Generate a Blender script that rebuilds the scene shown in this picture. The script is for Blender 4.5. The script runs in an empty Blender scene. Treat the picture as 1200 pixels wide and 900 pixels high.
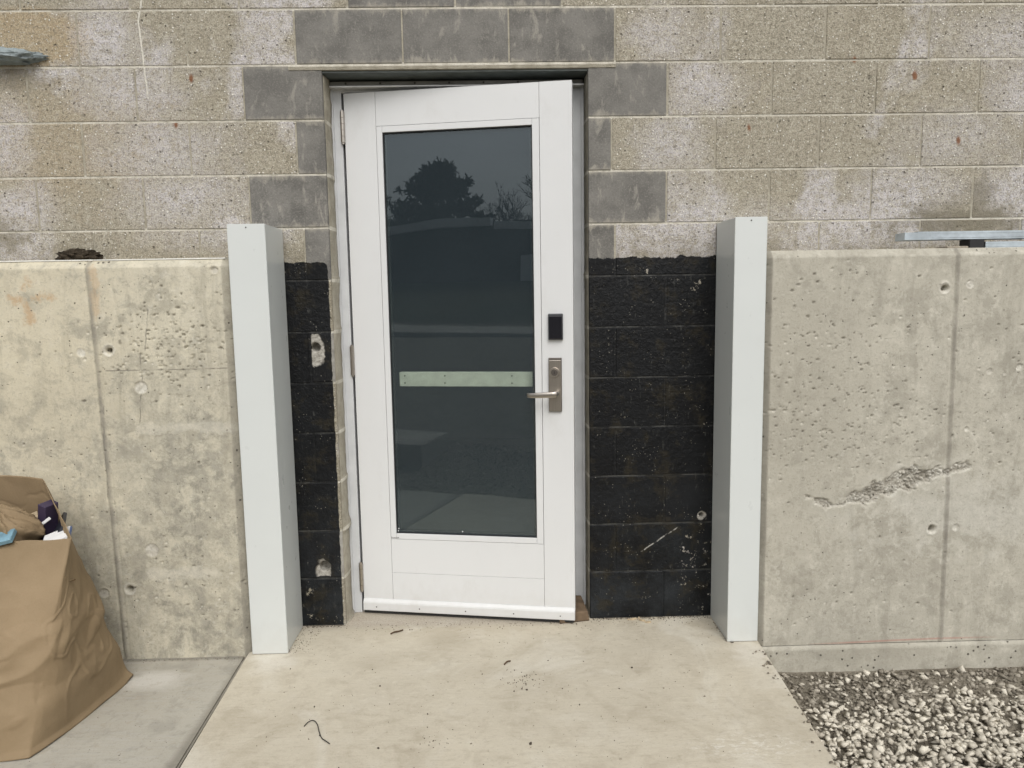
import bpy, bmesh, math, random
import numpy as np
from mathutils import Vector, Matrix

rnd = random.Random(7)
S = bpy.context.scene
COL = S.collection

# ------------------------------------------------------------------ camera
cd = bpy.data.cameras.new("camera")
cam = bpy.data.objects.new("camera", cd); COL.objects.link(cam)
cd.sensor_width = 36; cd.lens = 25.95; cd.clip_start = .02; cd.clip_end = 2000
_r = Vector((0.9995896, -0.0237077, -0.0160867)); _u = Vector((0.0187704, 0.1177087, 0.9928707)); _f = Vector((0.0216452, 0.9927651, -0.1181054))
cam.matrix_world = Matrix(((_r.x, _u.x, -_f.x, -0.0741), (_r.y, _u.y, -_f.y, -2.951), (_r.z, _u.z, -_f.z, 1.349), (0, 0, 0, 1)))
S.camera = cam

# ------------------------------------------------------------------ light
SUN_EL, SUN_AZ = math.radians(47), math.radians(170)      # high, behind the photographer
w = bpy.data.worlds.new("World"); S.world = w; w.use_nodes = True
nt = w.node_tree; nt.nodes.clear()
sky = nt.nodes.new('ShaderNodeTexSky'); sky.sky_type = 'NISHITA'; sky.sun_disc = False
sky.sun_elevation = SUN_EL; sky.sun_rotation = SUN_AZ; sky.air_density = 1.0; sky.dust_density = 4.0; sky.ozone_density = 1.0
hs = nt.nodes.new('ShaderNodeHueSaturation'); hs.inputs['Saturation'].default_value = .22
tc = nt.nodes.new('ShaderNodeTexCoord'); mp = nt.nodes.new('ShaderNodeMapping'); mp.inputs['Scale'].default_value = (1, 1, 3.2)
cl = nt.nodes.new('ShaderNodeTexNoise'); cl.inputs['Scale'].default_value = 1.6; cl.inputs['Detail'].default_value = 5
cr = nt.nodes.new('ShaderNodeMapRange'); cr.inputs['From Min'].default_value = .3; cr.inputs['From Max'].default_value = .7
cr.inputs['To Min'].default_value = .8; cr.inputs['To Max'].default_value = 1.2
mx = nt.nodes.new('ShaderNodeVectorMath'); mx.operation = 'SCALE'
bg = nt.nodes.new('ShaderNodeBackground'); bg.inputs['Strength'].default_value = .13
wo = nt.nodes.new('ShaderNodeOutputWorld')
L = nt.links.new
L(tc.outputs['Generated'], mp.inputs['Vector']); L(mp.outputs[0], cl.inputs['Vector']); L(cl.outputs['Fac'], cr.inputs['Value'])
L(sky.outputs[0], hs.inputs['Color']); L(hs.outputs[0], mx.inputs[0]); L(cr.outputs[0], mx.inputs['Scale']); L(mx.outputs[0], bg.inputs['Color']); L(bg.outputs[0], wo.inputs['Surface'])
sd = bpy.data.lights.new("sun", 'SUN'); sd.energy = 1.35; sd.angle = math.radians(40); sd.color = (1, .98, .95)
so = bpy.data.objects.new("sun", sd); COL.objects.link(so)
dirv = Vector((math.sin(SUN_AZ) * math.cos(SUN_EL), math.cos(SUN_AZ) * math.cos(SUN_EL), math.sin(SUN_EL)))
so.rotation_euler = dirv.to_track_quat('Z', 'Y').to_euler()
S.view_settings.view_transform = 'Standard'; S.view_settings.look = 'None'; S.view_settings.gamma = 1
S.view_settings.exposure = 0.08

# ------------------------------------------------------------------ node helper
class NT:
    def __init__(s, name):
        s.m = bpy.data.materials.new(name); s.m.use_nodes = True; s.t = s.m.node_tree; s.t.nodes.clear()
        s.out = s.t.nodes.new('ShaderNodeOutputMaterial'); s.geo = None
    def new(s, t): return s.t.nodes.new(t)
    def put(s, sock, v):
        if v is None: return
        if hasattr(v, 'is_linked') or hasattr(v, 'links'): s.t.links.new(v, sock)
        else:
            if isinstance(v, (tuple, list)) and len(v) == 3 and sock.type == 'RGBA': v = (*v, 1)
            sock.default_value = v
    def pos(s):
        if not s.geo: s.geo = s.new('ShaderNodeNewGeometry')
        return s.geo.outputs['Position']
    def obj(s): return s.new('ShaderNodeTexCoord').outputs['Object']
    def xyz(s, v):
        n = s.new('ShaderNodeSeparateXYZ'); s.put(n.inputs[0], v); return n.outputs
    def map(s, v, scale=(1, 1, 1), rot=(0, 0, 0), loc=(0, 0, 0)):
        n = s.new('ShaderNodeMapping'); s.put(n.inputs[0], v); n.inputs['Scale'].default_value = scale; n.inputs['Rotation'].default_value = rot; n.inputs['Location'].default_value = loc; return n.outputs[0]
    def noise(s, v, scale, detail=4, rough=.55, dist=0):
        n = s.new('ShaderNodeTexNoise'); s.put(n.inputs['Vector'], v); n.inputs['Scale'].default_value = scale
        n.inputs['Detail'].default_value = detail; n.inputs['Roughness'].default_value = rough; n.inputs['Distortion'].default_value = dist
        return n.outputs['Fac']
    def vor(s, v, scale, feat='F1', out='Distance', rand=1):
        n = s.new('ShaderNodeTexVoronoi'); n.feature = feat; s.put(n.inputs['Vector'], v); n.inputs['Scale'].default_value = scale
        n.inputs['Randomness'].default_value = rand
        return n.outputs[out]
    def rng(s, v, a, b, c=0, d=1):
        n = s.new('ShaderNodeMapRange'); s.put(n.inputs['Value'], v)
        for k, q in zip(('From Min', 'From Max', 'To Min', 'To Max'), (a, b, c, d)): s.put(n.inputs[k], q)
        return n.outputs[0]
    def mth(s, op, a, b=0.0, c=None):
        n = s.new('ShaderNodeMath'); n.operation = op; s.put(n.inputs[0], a); s.put(n.inputs[1], b)
        if c is not None: s.put(n.inputs[2], c)
        return n.outputs[0]
    def mix(s, f, a, b, mode='MIX'):
        n = s.new('ShaderNodeMix'); n.data_type = 'RGBA'; n.blend_type = mode
        s.put(n.inputs[0], f); s.put(n.inputs[6], a); s.put(n.inputs[7], b); return n.outputs[2]
    def blob(s, x, z, x0, z0, rx, rz, wob=None, soft=.5):
        """1 inside an ellipse in the x-z plane, falling to 0"""
        dx = s.mth('MULTIPLY', s.mth('SUBTRACT', x, x0), 1 / rx); dz = s.mth('MULTIPLY', s.mth('SUBTRACT', z, z0), 1 / rz)
        d = s.mth('SQRT', s.mth('ADD', s.mth('MULTIPLY', dx, dx), s.mth('MULTIPLY', dz, dz)))
        if wob is not None: d = s.mth('ADD', d, wob)
        return s.rng(d, 1 - soft, 1 + soft, 1, 0)
    def bump(s, h, dist, strength=1, normal=None):
        n = s.new('ShaderNodeBump'); n.inputs['Strength'].default_value = strength; n.inputs['Distance'].default_value = dist
        s.put(n.inputs['Height'], h)
        if normal is not None: s.put(n.inputs['Normal'], normal)
        return n.outputs[0]
    def attr(s, name, out='Fac'):
        n = s.new('ShaderNodeAttribute'); n.attribute_name = name; return n.outputs[out]
    def oinfo(s, out='Random'): return s.new('ShaderNodeObjectInfo').outputs[out]
    def bsdf(s, col, rough=.6, metal=0, normal=None, spec=.5, **kw):
        n = s.new('ShaderNodeBsdfPrincipled'); s.put(n.inputs['Base Color'], col); s.put(n.inputs['Roughness'], rough); s.put(n.inputs['Metallic'], metal)
        n.inputs['Specular IOR Level'].default_value = spec
        if normal is not None: s.put(n.inputs['Normal'], normal)
        for k, v in kw.items(): s.put(n.inputs[k], v)
        s.t.links.new(n.outputs[0], s.out.inputs['Surface']); return s.m

def simple(name, col, rough=.5, metal=0, var=.06, scale=30, spec=.5, bumpd=0):
    n = NT(name); c = n.noise(n.obj(), scale, 3)
    k = n.rng(c, .3, .7, 1 - var, 1 + var)
    v = n.new('ShaderNodeVectorMath'); v.operation = 'SCALE'; v.inputs[0].default_value = col; n.put(v.inputs['Scale'], k)
    nm = n.bump(c, bumpd) if bumpd else None
    return n.bsdf(v.outputs[0], rough, metal, nm, spec)

# ------------------------------------------------------------------ materials
def tar_layer(n, base, rough, height):
    """black waterproofing paint brushed on the wall below 1.5 m, on the outer face only"""
    p = n.pos(); x, y, z = n.xyz(p)
    edge = n.mth('ADD', n.mth('MULTIPLY', n.mth('SUBTRACT', n.noise(p, 26, 4), .5), .034), n.mth('MULTIPLY', n.mth('SUBTRACT', n.noise(p, 7, 2), .5), .02))
    top = n.rng(n.mth('ADD', z, edge), 1.494, 1.497, 1, 0)
    # rounded upper corner beside the door, left side
    cx = n.mth('MAXIMUM', n.mth('SUBTRACT', x, -.755), 0); cz = n.mth('MAXIMUM', n.mth('SUBTRACT', z, 1.465), 0)
    left = n.rng(n.mth('ADD', n.mth('SUBTRACT', x, n.mth('MULTIPLY', edge, -.35)), 0), -.7275, -.7255, 1, 0)
    right = n.rng(x, .29, .295, 0, 1)
    side = n.mth('MAXIMUM', left, right)
    rc = n.rng(n.mth('ADD', n.mth('MULTIPLY', cx, cx), n.mth('MULTIPLY', cz, cz)), .00085, .001, 1, 0)
    rc = n.mth('MAXIMUM', rc, right)
    face = n.rng(y, .012, .02, 1, 0)
    m = n.mth('MULTIPLY', n.mth('MULTIPLY', top, side), n.mth('MULTIPLY', face, rc))
    # worn-through places: chips, scratches, mud near the foot
    wearn = n.noise(p, 24, 6, .75); fine = n.noise(n.map(p, (1, 1, .35)), 60, 5, .7)
    zone = n.mth('MAXIMUM', n.blob(x, z, .70, 1.395, .12, .05), n.blob(x, z, .75, .22, .12, .28))
    zone = n.mth('MAXIMUM', zone, n.mth('MULTIPLY', n.blob(x, z, .50, .9, .4, .2), .3))
    zone = n.mth('MAXIMUM', zone, n.blob(x, z, -.87, .1, .10, .13)); zone = n.mth('MAXIMUM', zone, n.blob(x, z, .51, 1.44, .05, .03)); zone = n.mth('MAXIMUM', zone, n.mth('MULTIPLY', n.blob(x, z, .40, 1.37, .1, .05), .8)); zone = n.mth('MAXIMUM', zone, n.mth('MULTIPLY', n.blob(x, z, .42, .84, .08, .06), .7)); zone = n.mth('MAXIMUM', zone, n.mth('MULTIPLY', n.blob(x, z, .74, .83, .08, .07), .8))
    zone = n.mth('MAXIMUM', zone, n.mth('MULTIPLY', n.rng(z, .0, .10, 1, 0), .55))
    thr = n.rng(zone, 0, 1, .76, .585)
    chip = n.rng(n.mth('SUBTRACT', wearn, thr), 0, .02)
    sx = n.mth('ADD', x, n.mth('ADD', n.mth('MULTIPLY', z, -1.5), n.mth('MULTIPLY', n.mth('SUBTRACT', wearn, .5), .02)))           # one diagonal scrape
    scr = n.mth('MULTIPLY', n.rng(n.mth('ABSOLUTE', n.mth('SUBTRACT', sx, .085)), .002, .006, 1, 0), n.blob(x, z, .595, .335, .10, .07, soft=.1))
    scr = n.mth('MULTIPLY', scr, n.rng(fine, .44, .54))
    m = n.mth('MULTIPLY', m, n.mth('SUBTRACT', 1, chip))
    dust = n.mth('MULTIPLY', n.rng(n.noise(p, 5, 6, .7), .40, .66), n.rng(z, .12, .62, 1, .22))
    tcol = n.mix(dust, (.0035, .0038, .0045), (.019, .022, .025))
    tcol = n.mix(n.mth('MULTIPLY', n.rng(fine, .60, .70), .42), tcol, (.10, .10, .092))
    tcol = n.mix(n.mth('MULTIPLY', n.rng(n.noise(p, 9, 6, .7), .52, .62), .55), tcol, (.028, .023, .013))
    specks = n.mth('MULTIPLY', n.rng(n.vor(p, 85), .10, .16, 1, 0), n.rng(n.noise(p, 12, 2), .52, .6))
    tcol = n.mix(n.mth('MULTIPLY', specks, .75), tcol, (.34, .32, .27))
    tcol = n.mix(scr, tcol, (.35, .34, .31))
    jz = n.mth('ABSOLUTE', n.mth('SUBTRACT', n.mth('FRACT', n.mth('DIVIDE', z, .2032)), .5)); tcol = n.mix(n.mth('MULTIPLY', n.rng(jz, .484, .490), n.rng(n.noise(p, 14, 3), .42, .6, .05, .6)), tcol, (.085, .085, .078)); col = n.mix(m, base, tcol)  # faint highlights of the bed joint edges, painted into the tar colour
    rg = n.mix(m, (rough,) * 3 if not hasattr(rough, 'links') else rough, (.46, .46, .46))
    h = n.mth('ADD', n.mth('MULTIPLY', height, n.rng(m, 0, 1, 1, .35)), n.mth('MULTIPLY', m, n.mth('MULTIPLY', n.noise(p, 55, 5), .9)))
    return col, rg, h

def block_mat(name, dark):
    n = NT(name); p = n.pos(); x, y, z = n.xyz(p); rv = n.oinfo()
    o = n.obj()
    if dark:
        a = n.noise(p, 9, 5, .6); b = n.noise(n.map(p, (1, 1, .38)), 24, 6, .68, .5)
        c = n.mix(n.rng(a, .38, .62), (.125, .120, .110), (.20, .192, .175))
        c = n.mix(n.mth('MULTIPLY', n.rng(b, .56, .64), .55), c, (.36, .34, .295)); ex = n.mth('ABSOLUTE', n.xyz(o)[0]); ez = n.mth('ABSOLUTE', n.xyz(o)[2]); ed = n.rng(n.mth('ADD', ez, n.mth('MULTIPLY', n.mth('SUBTRACT', b, .5), .10)), .082, .097); c = n.mix(n.mth('MULTIPLY', ed, .55), c, (.37, .345, .285))
        c = n.mix(n.mth('MULTIPLY', n.rng(n.noise(p, 150, 3, .7), .52, .66), .4), c, (.32, .305, .27)); c = n.mix(n.mth('MULTIPLY', n.rng(n.noise(p, 120, 3, .7), .54, .7), .45), c, (.075, .07, .062))
        c = n.mix(n.rng(rv, 0, 1, 0, .25), c, (.2, .195, .18))
        h = n.mth('ADD', n.mth('MULTIPLY', n.noise(p, 160, 4), .5), n.mth('MULTIPLY', b, .3)); rough = .85
    else:
        a = n.noise(p, 1.7, 4, .6, .3); b = n.noise(p, 13, 5, .65); g = n.noise(p, 85, 3, .7); gg = n.noise(p, 210, 2, .6)
        c = n.mix(n.rng(b, .3, .7), (.285, .255, .19), (.41, .375, .295))
        c = n.mix(n.rng(rv, 0, 1, 0, .45), c, (.35, .325, .26))
        # yellow-brown blocks in the upper left corner
        wob = n.mth('MULTIPLY', n.mth('SUBTRACT', b, .5), 3.4)
        yel = n.mth('MAXIMUM', n.blob(x, z, -1.84, 2.34, .27, .11, n.mth('MULTIPLY', wob, .25), .15), n.mth('MULTIPLY', n.blob(x, z, -1.75, 1.95, .35, .22, wob, .5), .55))
        c = n.mix(n.mth('MULTIPLY', yel, .55), c, (.41, .305, .17))
        # lilac-white efflorescence clouds
        e = n.rng(a, .52, .60)
        e = n.mth('MULTIPLY', e, n.mth('SUBTRACT', 1, yel))
        for (bx, bz, rx, rz, k) in ((-1.52, 2.35, .10, .13, 1.1), (-1.45, 2.15, .18, .12, .9), (-1.35, 1.93, .22, .12, .8), (-1.27, 1.75, .2, .11, .95), (-1.15, 1.6, .25, .06, .6), (-1.93, 1.98, .1, .14, .9), (-1.9, 1.72, .12, .08, 1),
                                 (.58, 2.33, .12, .1, .8), (.75, 2.13, .13, .09, 1), (.62, 1.93, .12, .09, .9), (.65, 1.72, .15, .1, .6), (1.95, 2.3, .2, .1, .8), (2.05, 2.1, .15, .12, 1), (1.75, 1.95, .2, .1, .6), (1.6, 1.75, .2, .1, .8), (2.0, 1.72, .15, .11, 1), (1.0, 1.64, .1, .06, .5)):
            e = n.mth('MAXIMUM', e, n.mth('MULTIPLY', n.blob(x, z, bx, bz, rx, rz, wob, .55), k))
        e = n.mth('MULTIPLY', e, n.mth('MULTIPLY', n.rng(g, .38, .52, .25, 1), n.rng(n.noise(p, 26, 6, .78), .40, .54, .3, 1)))
        c = n.mix(n.mth('MULTIPLY', e, .92), c, (.61, .59, .615))
        # pale streak pattern and dark grime, speckle, grit
        g3 = n.noise(p, 46, 4, .75); c = n.mix(n.mth('MULTIPLY', n.rng(g3, .53, .62), .38), c, (.17, .15, .115)); c = n.mix(n.mth('MULTIPLY', n.rng(g3, .38, .46, 1, 0), .35), c, (.58, .55, .48)); c = n.mix(n.mth('MULTIPLY', n.rng(g, .52, .62), .6), c, (.14, .125, .095))
        c = n.mix(n.mth('MULTIPLY', n.rng(gg, .52, .66), .45), c, (.12, .105, .08))
        c = n.mix(n.mth('MULTIPLY', n.rng(gg, .34, .46, 1, 0), .5), c, (.62, .57, .47))
        vd = n.vor(p, 72); vc = n.vor(p, 72, out='Color'); vr, vg, vb = n.xyz(vc)
        white = n.mth('MULTIPLY', n.rng(vd, .16, .26, 1, 0), n.rng(vr, .66, .70))
        c = n.mix(n.mth('MULTIPLY', white, .85), c, (.78, .75, .68))
        vd2 = n.vor(p, 58); vr2, _, _ = n.xyz(n.vor(p, 58, out='Color'))
        pit = n.mth('MULTIPLY', n.rng(vd2, .13, .24, 1, 0), n.mth('MULTIPLY', n.rng(vr2, .83, .86), n.rng(g, .4, .6, .5, 1)))
        c = n.mix(n.mth('MULTIPLY', pit, .7), c, (.07, .058, .042))
        # damp dirt just above the concrete walls
        dirt = n.mth('MULTIPLY', n.rng(n.mth('ADD', z, n.mth('MULTIPLY', wob, .05)), 1.49, 1.60, 1, 0), n.rng(n.noise(p, 4, 3), .35, .6, .25, .8))
        dirt = n.mth('MAXIMUM', dirt, n.mth('MULTIPLY', n.blob(x, z, 1.80, 1.625, .26, .06, wob, .5), 1.25)); dirt = n.mth('MAXIMUM', dirt, n.blob(x, z, 1.86, 1.70, .05, .09, wob, .5))
        dirt = n.mth('MAXIMUM', dirt, n.mth('MULTIPLY', n.blob(x, z, -1.98, 1.60, .1, .06, wob, .4), .9))
        dirt = n.mth('MAXIMUM', dirt, n.mth('MULTIPLY', n.blob(x, z, -1.86, 2.2, .1, .05, wob, .5), .7))
        c = n.mix(n.mth('MULTIPLY', dirt, .68), c, (.19, .17, .125))
        # small rust marks
        rust = None
        for (bx, bz) in ((1.335, 2.235), (1.575, 2.175), (.93, 1.985), (-1.21, 2.188), (.385, 1.555), (-.905, 1.81), (-1.28, 2.02), (1.76, 1.93)):
            b_ = n.blob(x, z, bx, bz, .008, .014, wob, .4); rust = b_ if rust is None else n.mth('MAXIMUM', rust, b_)
        c = n.mix(n.mth('MULTIPLY', rust, .85), c, (.19, .07, .025))
        # a dribble of white mortar down the upper left blocks
        ln = n.mth('ABSOLUTE', n.mth('SUBTRACT', x, n.mth('ADD', n.rng(z, 2.13, 2.40, -1.379, -1.394), n.mth('ADD', n.mth('MULTIPLY', n.rng(z, 2.40, 2.48), .02), n.mth('MULTIPLY', n.mth('SUBTRACT', n.noise(p, 40, 2), .5), .008)))))
        drib = n.mth('MULTIPLY', n.rng(ln, .0028, .0045, 1, 0), n.mth('MULTIPLY', n.rng(z, 2.12, 2.14), n.rng(z, 2.47, 2.48, 1, 0)))
        c = n.mix(n.mth('MULTIPLY', drib, .85), c, (.68, .65, .57))
        h = n.mth('ADD', n.mth('MULTIPLY', g, 1.0), n.mth('MULTIPLY', gg, .5))
        h = n.mth('SUBTRACT', h, n.mth('MULTIPLY', pit, 1.6)); h = n.mth('ADD', h, n.mth('MULTIPLY', n.mth('ADD', white, drib), .5)); rough = .92
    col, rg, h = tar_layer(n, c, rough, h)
    return n.bsdf(col, rg, 0, n.bump(h, .0045 if not dark else .0022), .22)

def mortar_mat():
    n = NT("mortar"); p = n.pos()
    a = n.noise(p, 18, 5, .6); g = n.noise(p, 120, 3, .7)
    x, y, z = n.xyz(p); tz = n.mth('ABSOLUTE', n.mth('SUBTRACT', n.mth('FRACT', n.mth('DIVIDE', z, .2032)), .5)); bed = n.rng(tz, .46, .47); c = n.mix(n.rng(a, .36, .62), (.30, .275, .215), (.40, .37, .30)); c = n.mix(n.mth('MULTIPLY', bed, n.rng(a, .36, .56, .35, 1)), c, (.60, .57, .49))
    c = n.mix(n.mth('MULTIPLY', n.rng(g, .55, .7), .4), c, (.2, .18, .14))
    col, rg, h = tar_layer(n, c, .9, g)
    return n.bsdf(col, rg, 0, n.bump(h, .004), .3)

def concrete_mat(name, warm):
    n = NT(name); p = n.pos(); x, y, z = n.xyz(p)
    A = (.60, .56, .44) if warm else (.485, .46, .385); B = (.49, .455, .36) if warm else (.41, .388, .325); D = (.25, .232, .185) if warm else (.28, .262, .215)
    a = n.noise(p, 2.2, 6, .62, .4); b = n.noise(p, 11, 7, .68, .3); g = n.noise(p, 130, 3, .7); st = n.noise(n.map(p, (3.2, 1, .5)), 4, 5, .65, .5)
    c = n.mix(n.rng(a, .32, .68), A, B)
    c = n.mix(n.mth('MULTIPLY', n.rng(b, .51, .60), .45), c, D); b2 = n.noise(p, 28, 6, .72, .5); c = n.mix(n.mth('MULTIPLY', n.rng(b2, .54, .64), .38), c, D); c = n.mix(n.mth('MULTIPLY', n.rng(b2, .36, .46, 1, 0), .35), c, (.66, .635, .55))
    c = n.mix(n.mth('MULTIPLY', n.rng(b, .30, .44, 1, 0), .4), c, (.64, .61, .52))
    c = n.mix(n.mth('MULTIPLY', n.rng(st, .53, .66), .38), c, D)
    wob = n.mth('ADD', n.mth('MULTIPLY', n.mth('SUBTRACT', b, .5), 5), n.mth('MULTIPLY', n.mth('SUBTRACT', b2, .5), 2.5))
    if warm:
        # bleed-water mottling in the lower right of the panel, yellow wash at left
        dk = n.mth('MULTIPLY', n.rng(n.noise(n.map(p, (1, 1, .7)), 5, 8, .75, .3), .44, .54), n.rng(z, .25, 1.15, 1, .12)); dk = n.mth('MAXIMUM', dk, n.blob(x, z, -1.22, .72, .2, .22, wob, .5)); dk = n.mth('MAXIMUM', dk, n.blob(x, z, -1.2, .6, .16, .3, wob, .5)); dk = n.mth('MAXIMUM', dk, n.blob(x, z, -1.22, .72, .2, .22, wob, .5), n.mth('MULTIPLY', n.blob(x, z, -1.2, .2, .25, .16, wob, .5), .85))
        dk = n.mth('MAXIMUM', dk, n.mth('MULTIPLY', n.blob(x, z, -1.2, 1.0, .18, .07, wob, .5), .5))
        dk = n.mth('MAXIMUM', dk, n.mth('MULTIPLY', n.blob(x, z, -1.55, .45, .2, .45, wob, .5), .55))
        c = n.mix(n.mth('MULTIPLY', n.mth('MULTIPLY', dk, n.rng(n.noise(p, 16, 8, .78, .25), .40, .55, .15, 1)), .80), c, n.mix(n.rng(b2, .42, .58), (.20, .19, .155), (.31, .295, .245)))
        yl = n.blob(x, z, -1.8, 1.1, .3, .5, wob, .6)
        c = n.mix(n.mth('MULTIPLY', yl, .35), c, (.61, .54, .385))
        ru = n.mth('MAXIMUM', n.blob(x, z, -1.742, 1.368, .048, .016, n.mth('MULTIPLY', wob, 1.6), .5), n.blob(x, z, -1.757, 1.345, .017, .045, n.mth('MULTIPLY', wob, 1.6), .6))
        ru = n.mth('MAXIMUM', ru, n.mth('MULTIPLY', n.blob(x, z, -1.515, 1.38, .016, .07, wob, .3), .6))
        c = n.mix(n.mth('MULTIPLY', ru, .6), c, (.44, .27, .13))
        wt = n.mth('MAXIMUM', n.blob(x, z, -1.22, .33, .18, .018, wob, .4), n.blob(x, z, -1.2, .885, .2, .016, wob, .4))
        c = n.mix(n.mth('MULTIPLY', wt, .4), c, (.62, .59, .50))
        # hairline cracks
        for pts in (((-1.327, 1.33), (-1.352, 1.17)), ((-1.367, 1.17), (-1.368, 1.06)), ((-1.372, 1.02), (-1.392, .90)), ((-1.50, 1.102), (-1.05, 1.104)), ((-1.515, 1.0), (-1.53, .62))):
            (x0, z0), (x1, z1) = pts
            if abs(x1 - x0) > abs(z1 - z0):
                dd = n.mth('ABSOLUTE', n.mth('SUBTRACT', n.mth('ADD', z, n.mth('MULTIPLY', wob, .0012)), n.rng(x, min(x0, x1), max(x0, x1), z0, z1))); r = n.mth('MULTIPLY', n.rng(x, x0, x0 + .005), n.rng(x, x1 - .01, x1, 1, 0))
            else:
                dd = n.mth('ABSOLUTE', n.mth('SUBTRACT', n.mth('ADD', x, n.mth('MULTIPLY', wob, .004)), n.rng(z, z1, z0, x1, x0))); r = n.mth('MULTIPLY', n.rng(z, z1, z1 + .01), n.rng(z, z0 - .01, z0, 1, 0))
            c = n.mix(n.mth('MULTIPLY', n.mth('MULTIPLY', n.mth('MULTIPLY', n.rng(dd, .0012, .0032, 1, 0), r), n.rng(n.noise(p, 35, 3), .4, .55, .2, .9)), .7), c, (.14, .13, .11))
    else:
        dk = n.mth('MULTIPLY', n.rng(n.noise(n.map(p, (1, 1, .7)), 3, 7, .7, .4), .46, .62), .4); dk = n.mth('MAXIMUM', dk, n.blob(x, z, 1.08, .95, .18, .35, wob, .6), n.blob(x, z, 1.0, .25, .09, .3, wob, .5))
        dk = n.mth('MAXIMUM', dk, n.mth('MULTIPLY', n.blob(x, z, 1.35, -.06, .22, .05, wob, .4), 1))
        c = n.mix(n.mth('MULTIPLY', dk, .42), c, (.28, .26, .21))
        lt = n.blob(x, z, 1.75, .5, .35, .12, wob, .6)
        c = n.mix(n.mth('MULTIPLY', lt, .35), c, (.52, .51, .46))
        rc = n.mth('MULTIPLY', n.rng(n.mth('ABSOLUTE', n.mth('SUBTRACT', z, n.rng(x, 1.1, 1.66, -.021, -.010))), .002, .005, 1, 0), n.blob(x, z, 1.5, -.015, .3, .05, None, .3))
        c = n.mix(n.mth('MULTIPLY', rc, .35), c, (.42, .11, .09))
    hc = n.attr('rough_pit'); jt = n.attr('joint')
    c = n.mix(n.mth('MULTIPLY', jt, n.rng(b, .3, .7, .45, .9)), c, (.20, .185, .155))
    c = n.mix(n.mth('MULTIPLY', hc, .85), c, n.mix(n.attr('crevice'), n.mix(n.rng(b2, .4, .6), (.64, .62, .55), (.46, .43, .37)), (.23, .21, .17)))
    po = n.attr('pore'); c = n.mix(n.mth('MULTIPLY', n.rng(po, 0, 1), .6), c, (.13, .118, .092)); c = n.mix(n.mth('MULTIPLY', n.rng(po, 0, -1), .55), c, (.70, .68, .60))
    # scattered bug holes at fine scale
    vd = n.vor(p, 46); vr, _, _ = n.xyz(n.vor(p, 46, out='Color')); wv = n.rng(n.noise(p, 3, 3), .40, .60, .86, .45)
    _, vg_, vb_ = n.xyz(n.vor(p, 46, out='Color')); br_ = n.rng(vg_, 0, 1, .03, .17); bug = n.mth('MULTIPLY', n.rng(n.mth('SUBTRACT', n.mth('ADD', vd, n.mth('MULTIPLY', n.mth('SUBTRACT', g, .5), .18)), br_), 0, .05, 1, 0), n.rng(n.mth('SUBTRACT', vr, wv), 0, .02))
    c = n.mix(n.mth('MULTIPLY', bug, .85), c, (.085, .078, .062))
    c = n.mix(n.mth('MULTIPLY', n.rng(g, .55, .68), .32), c, (.2, .185, .145))
    h = n.mth('ADD', n.mth('MULTIPLY', b, .6), n.mth('MULTIPLY', g, .35)); h = n.mth('SUBTRACT', h, n.mth('MULTIPLY', bug, 1.3))
    return n.bsdf(c, .85, 0, n.bump(h, .0035), .3)

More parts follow.
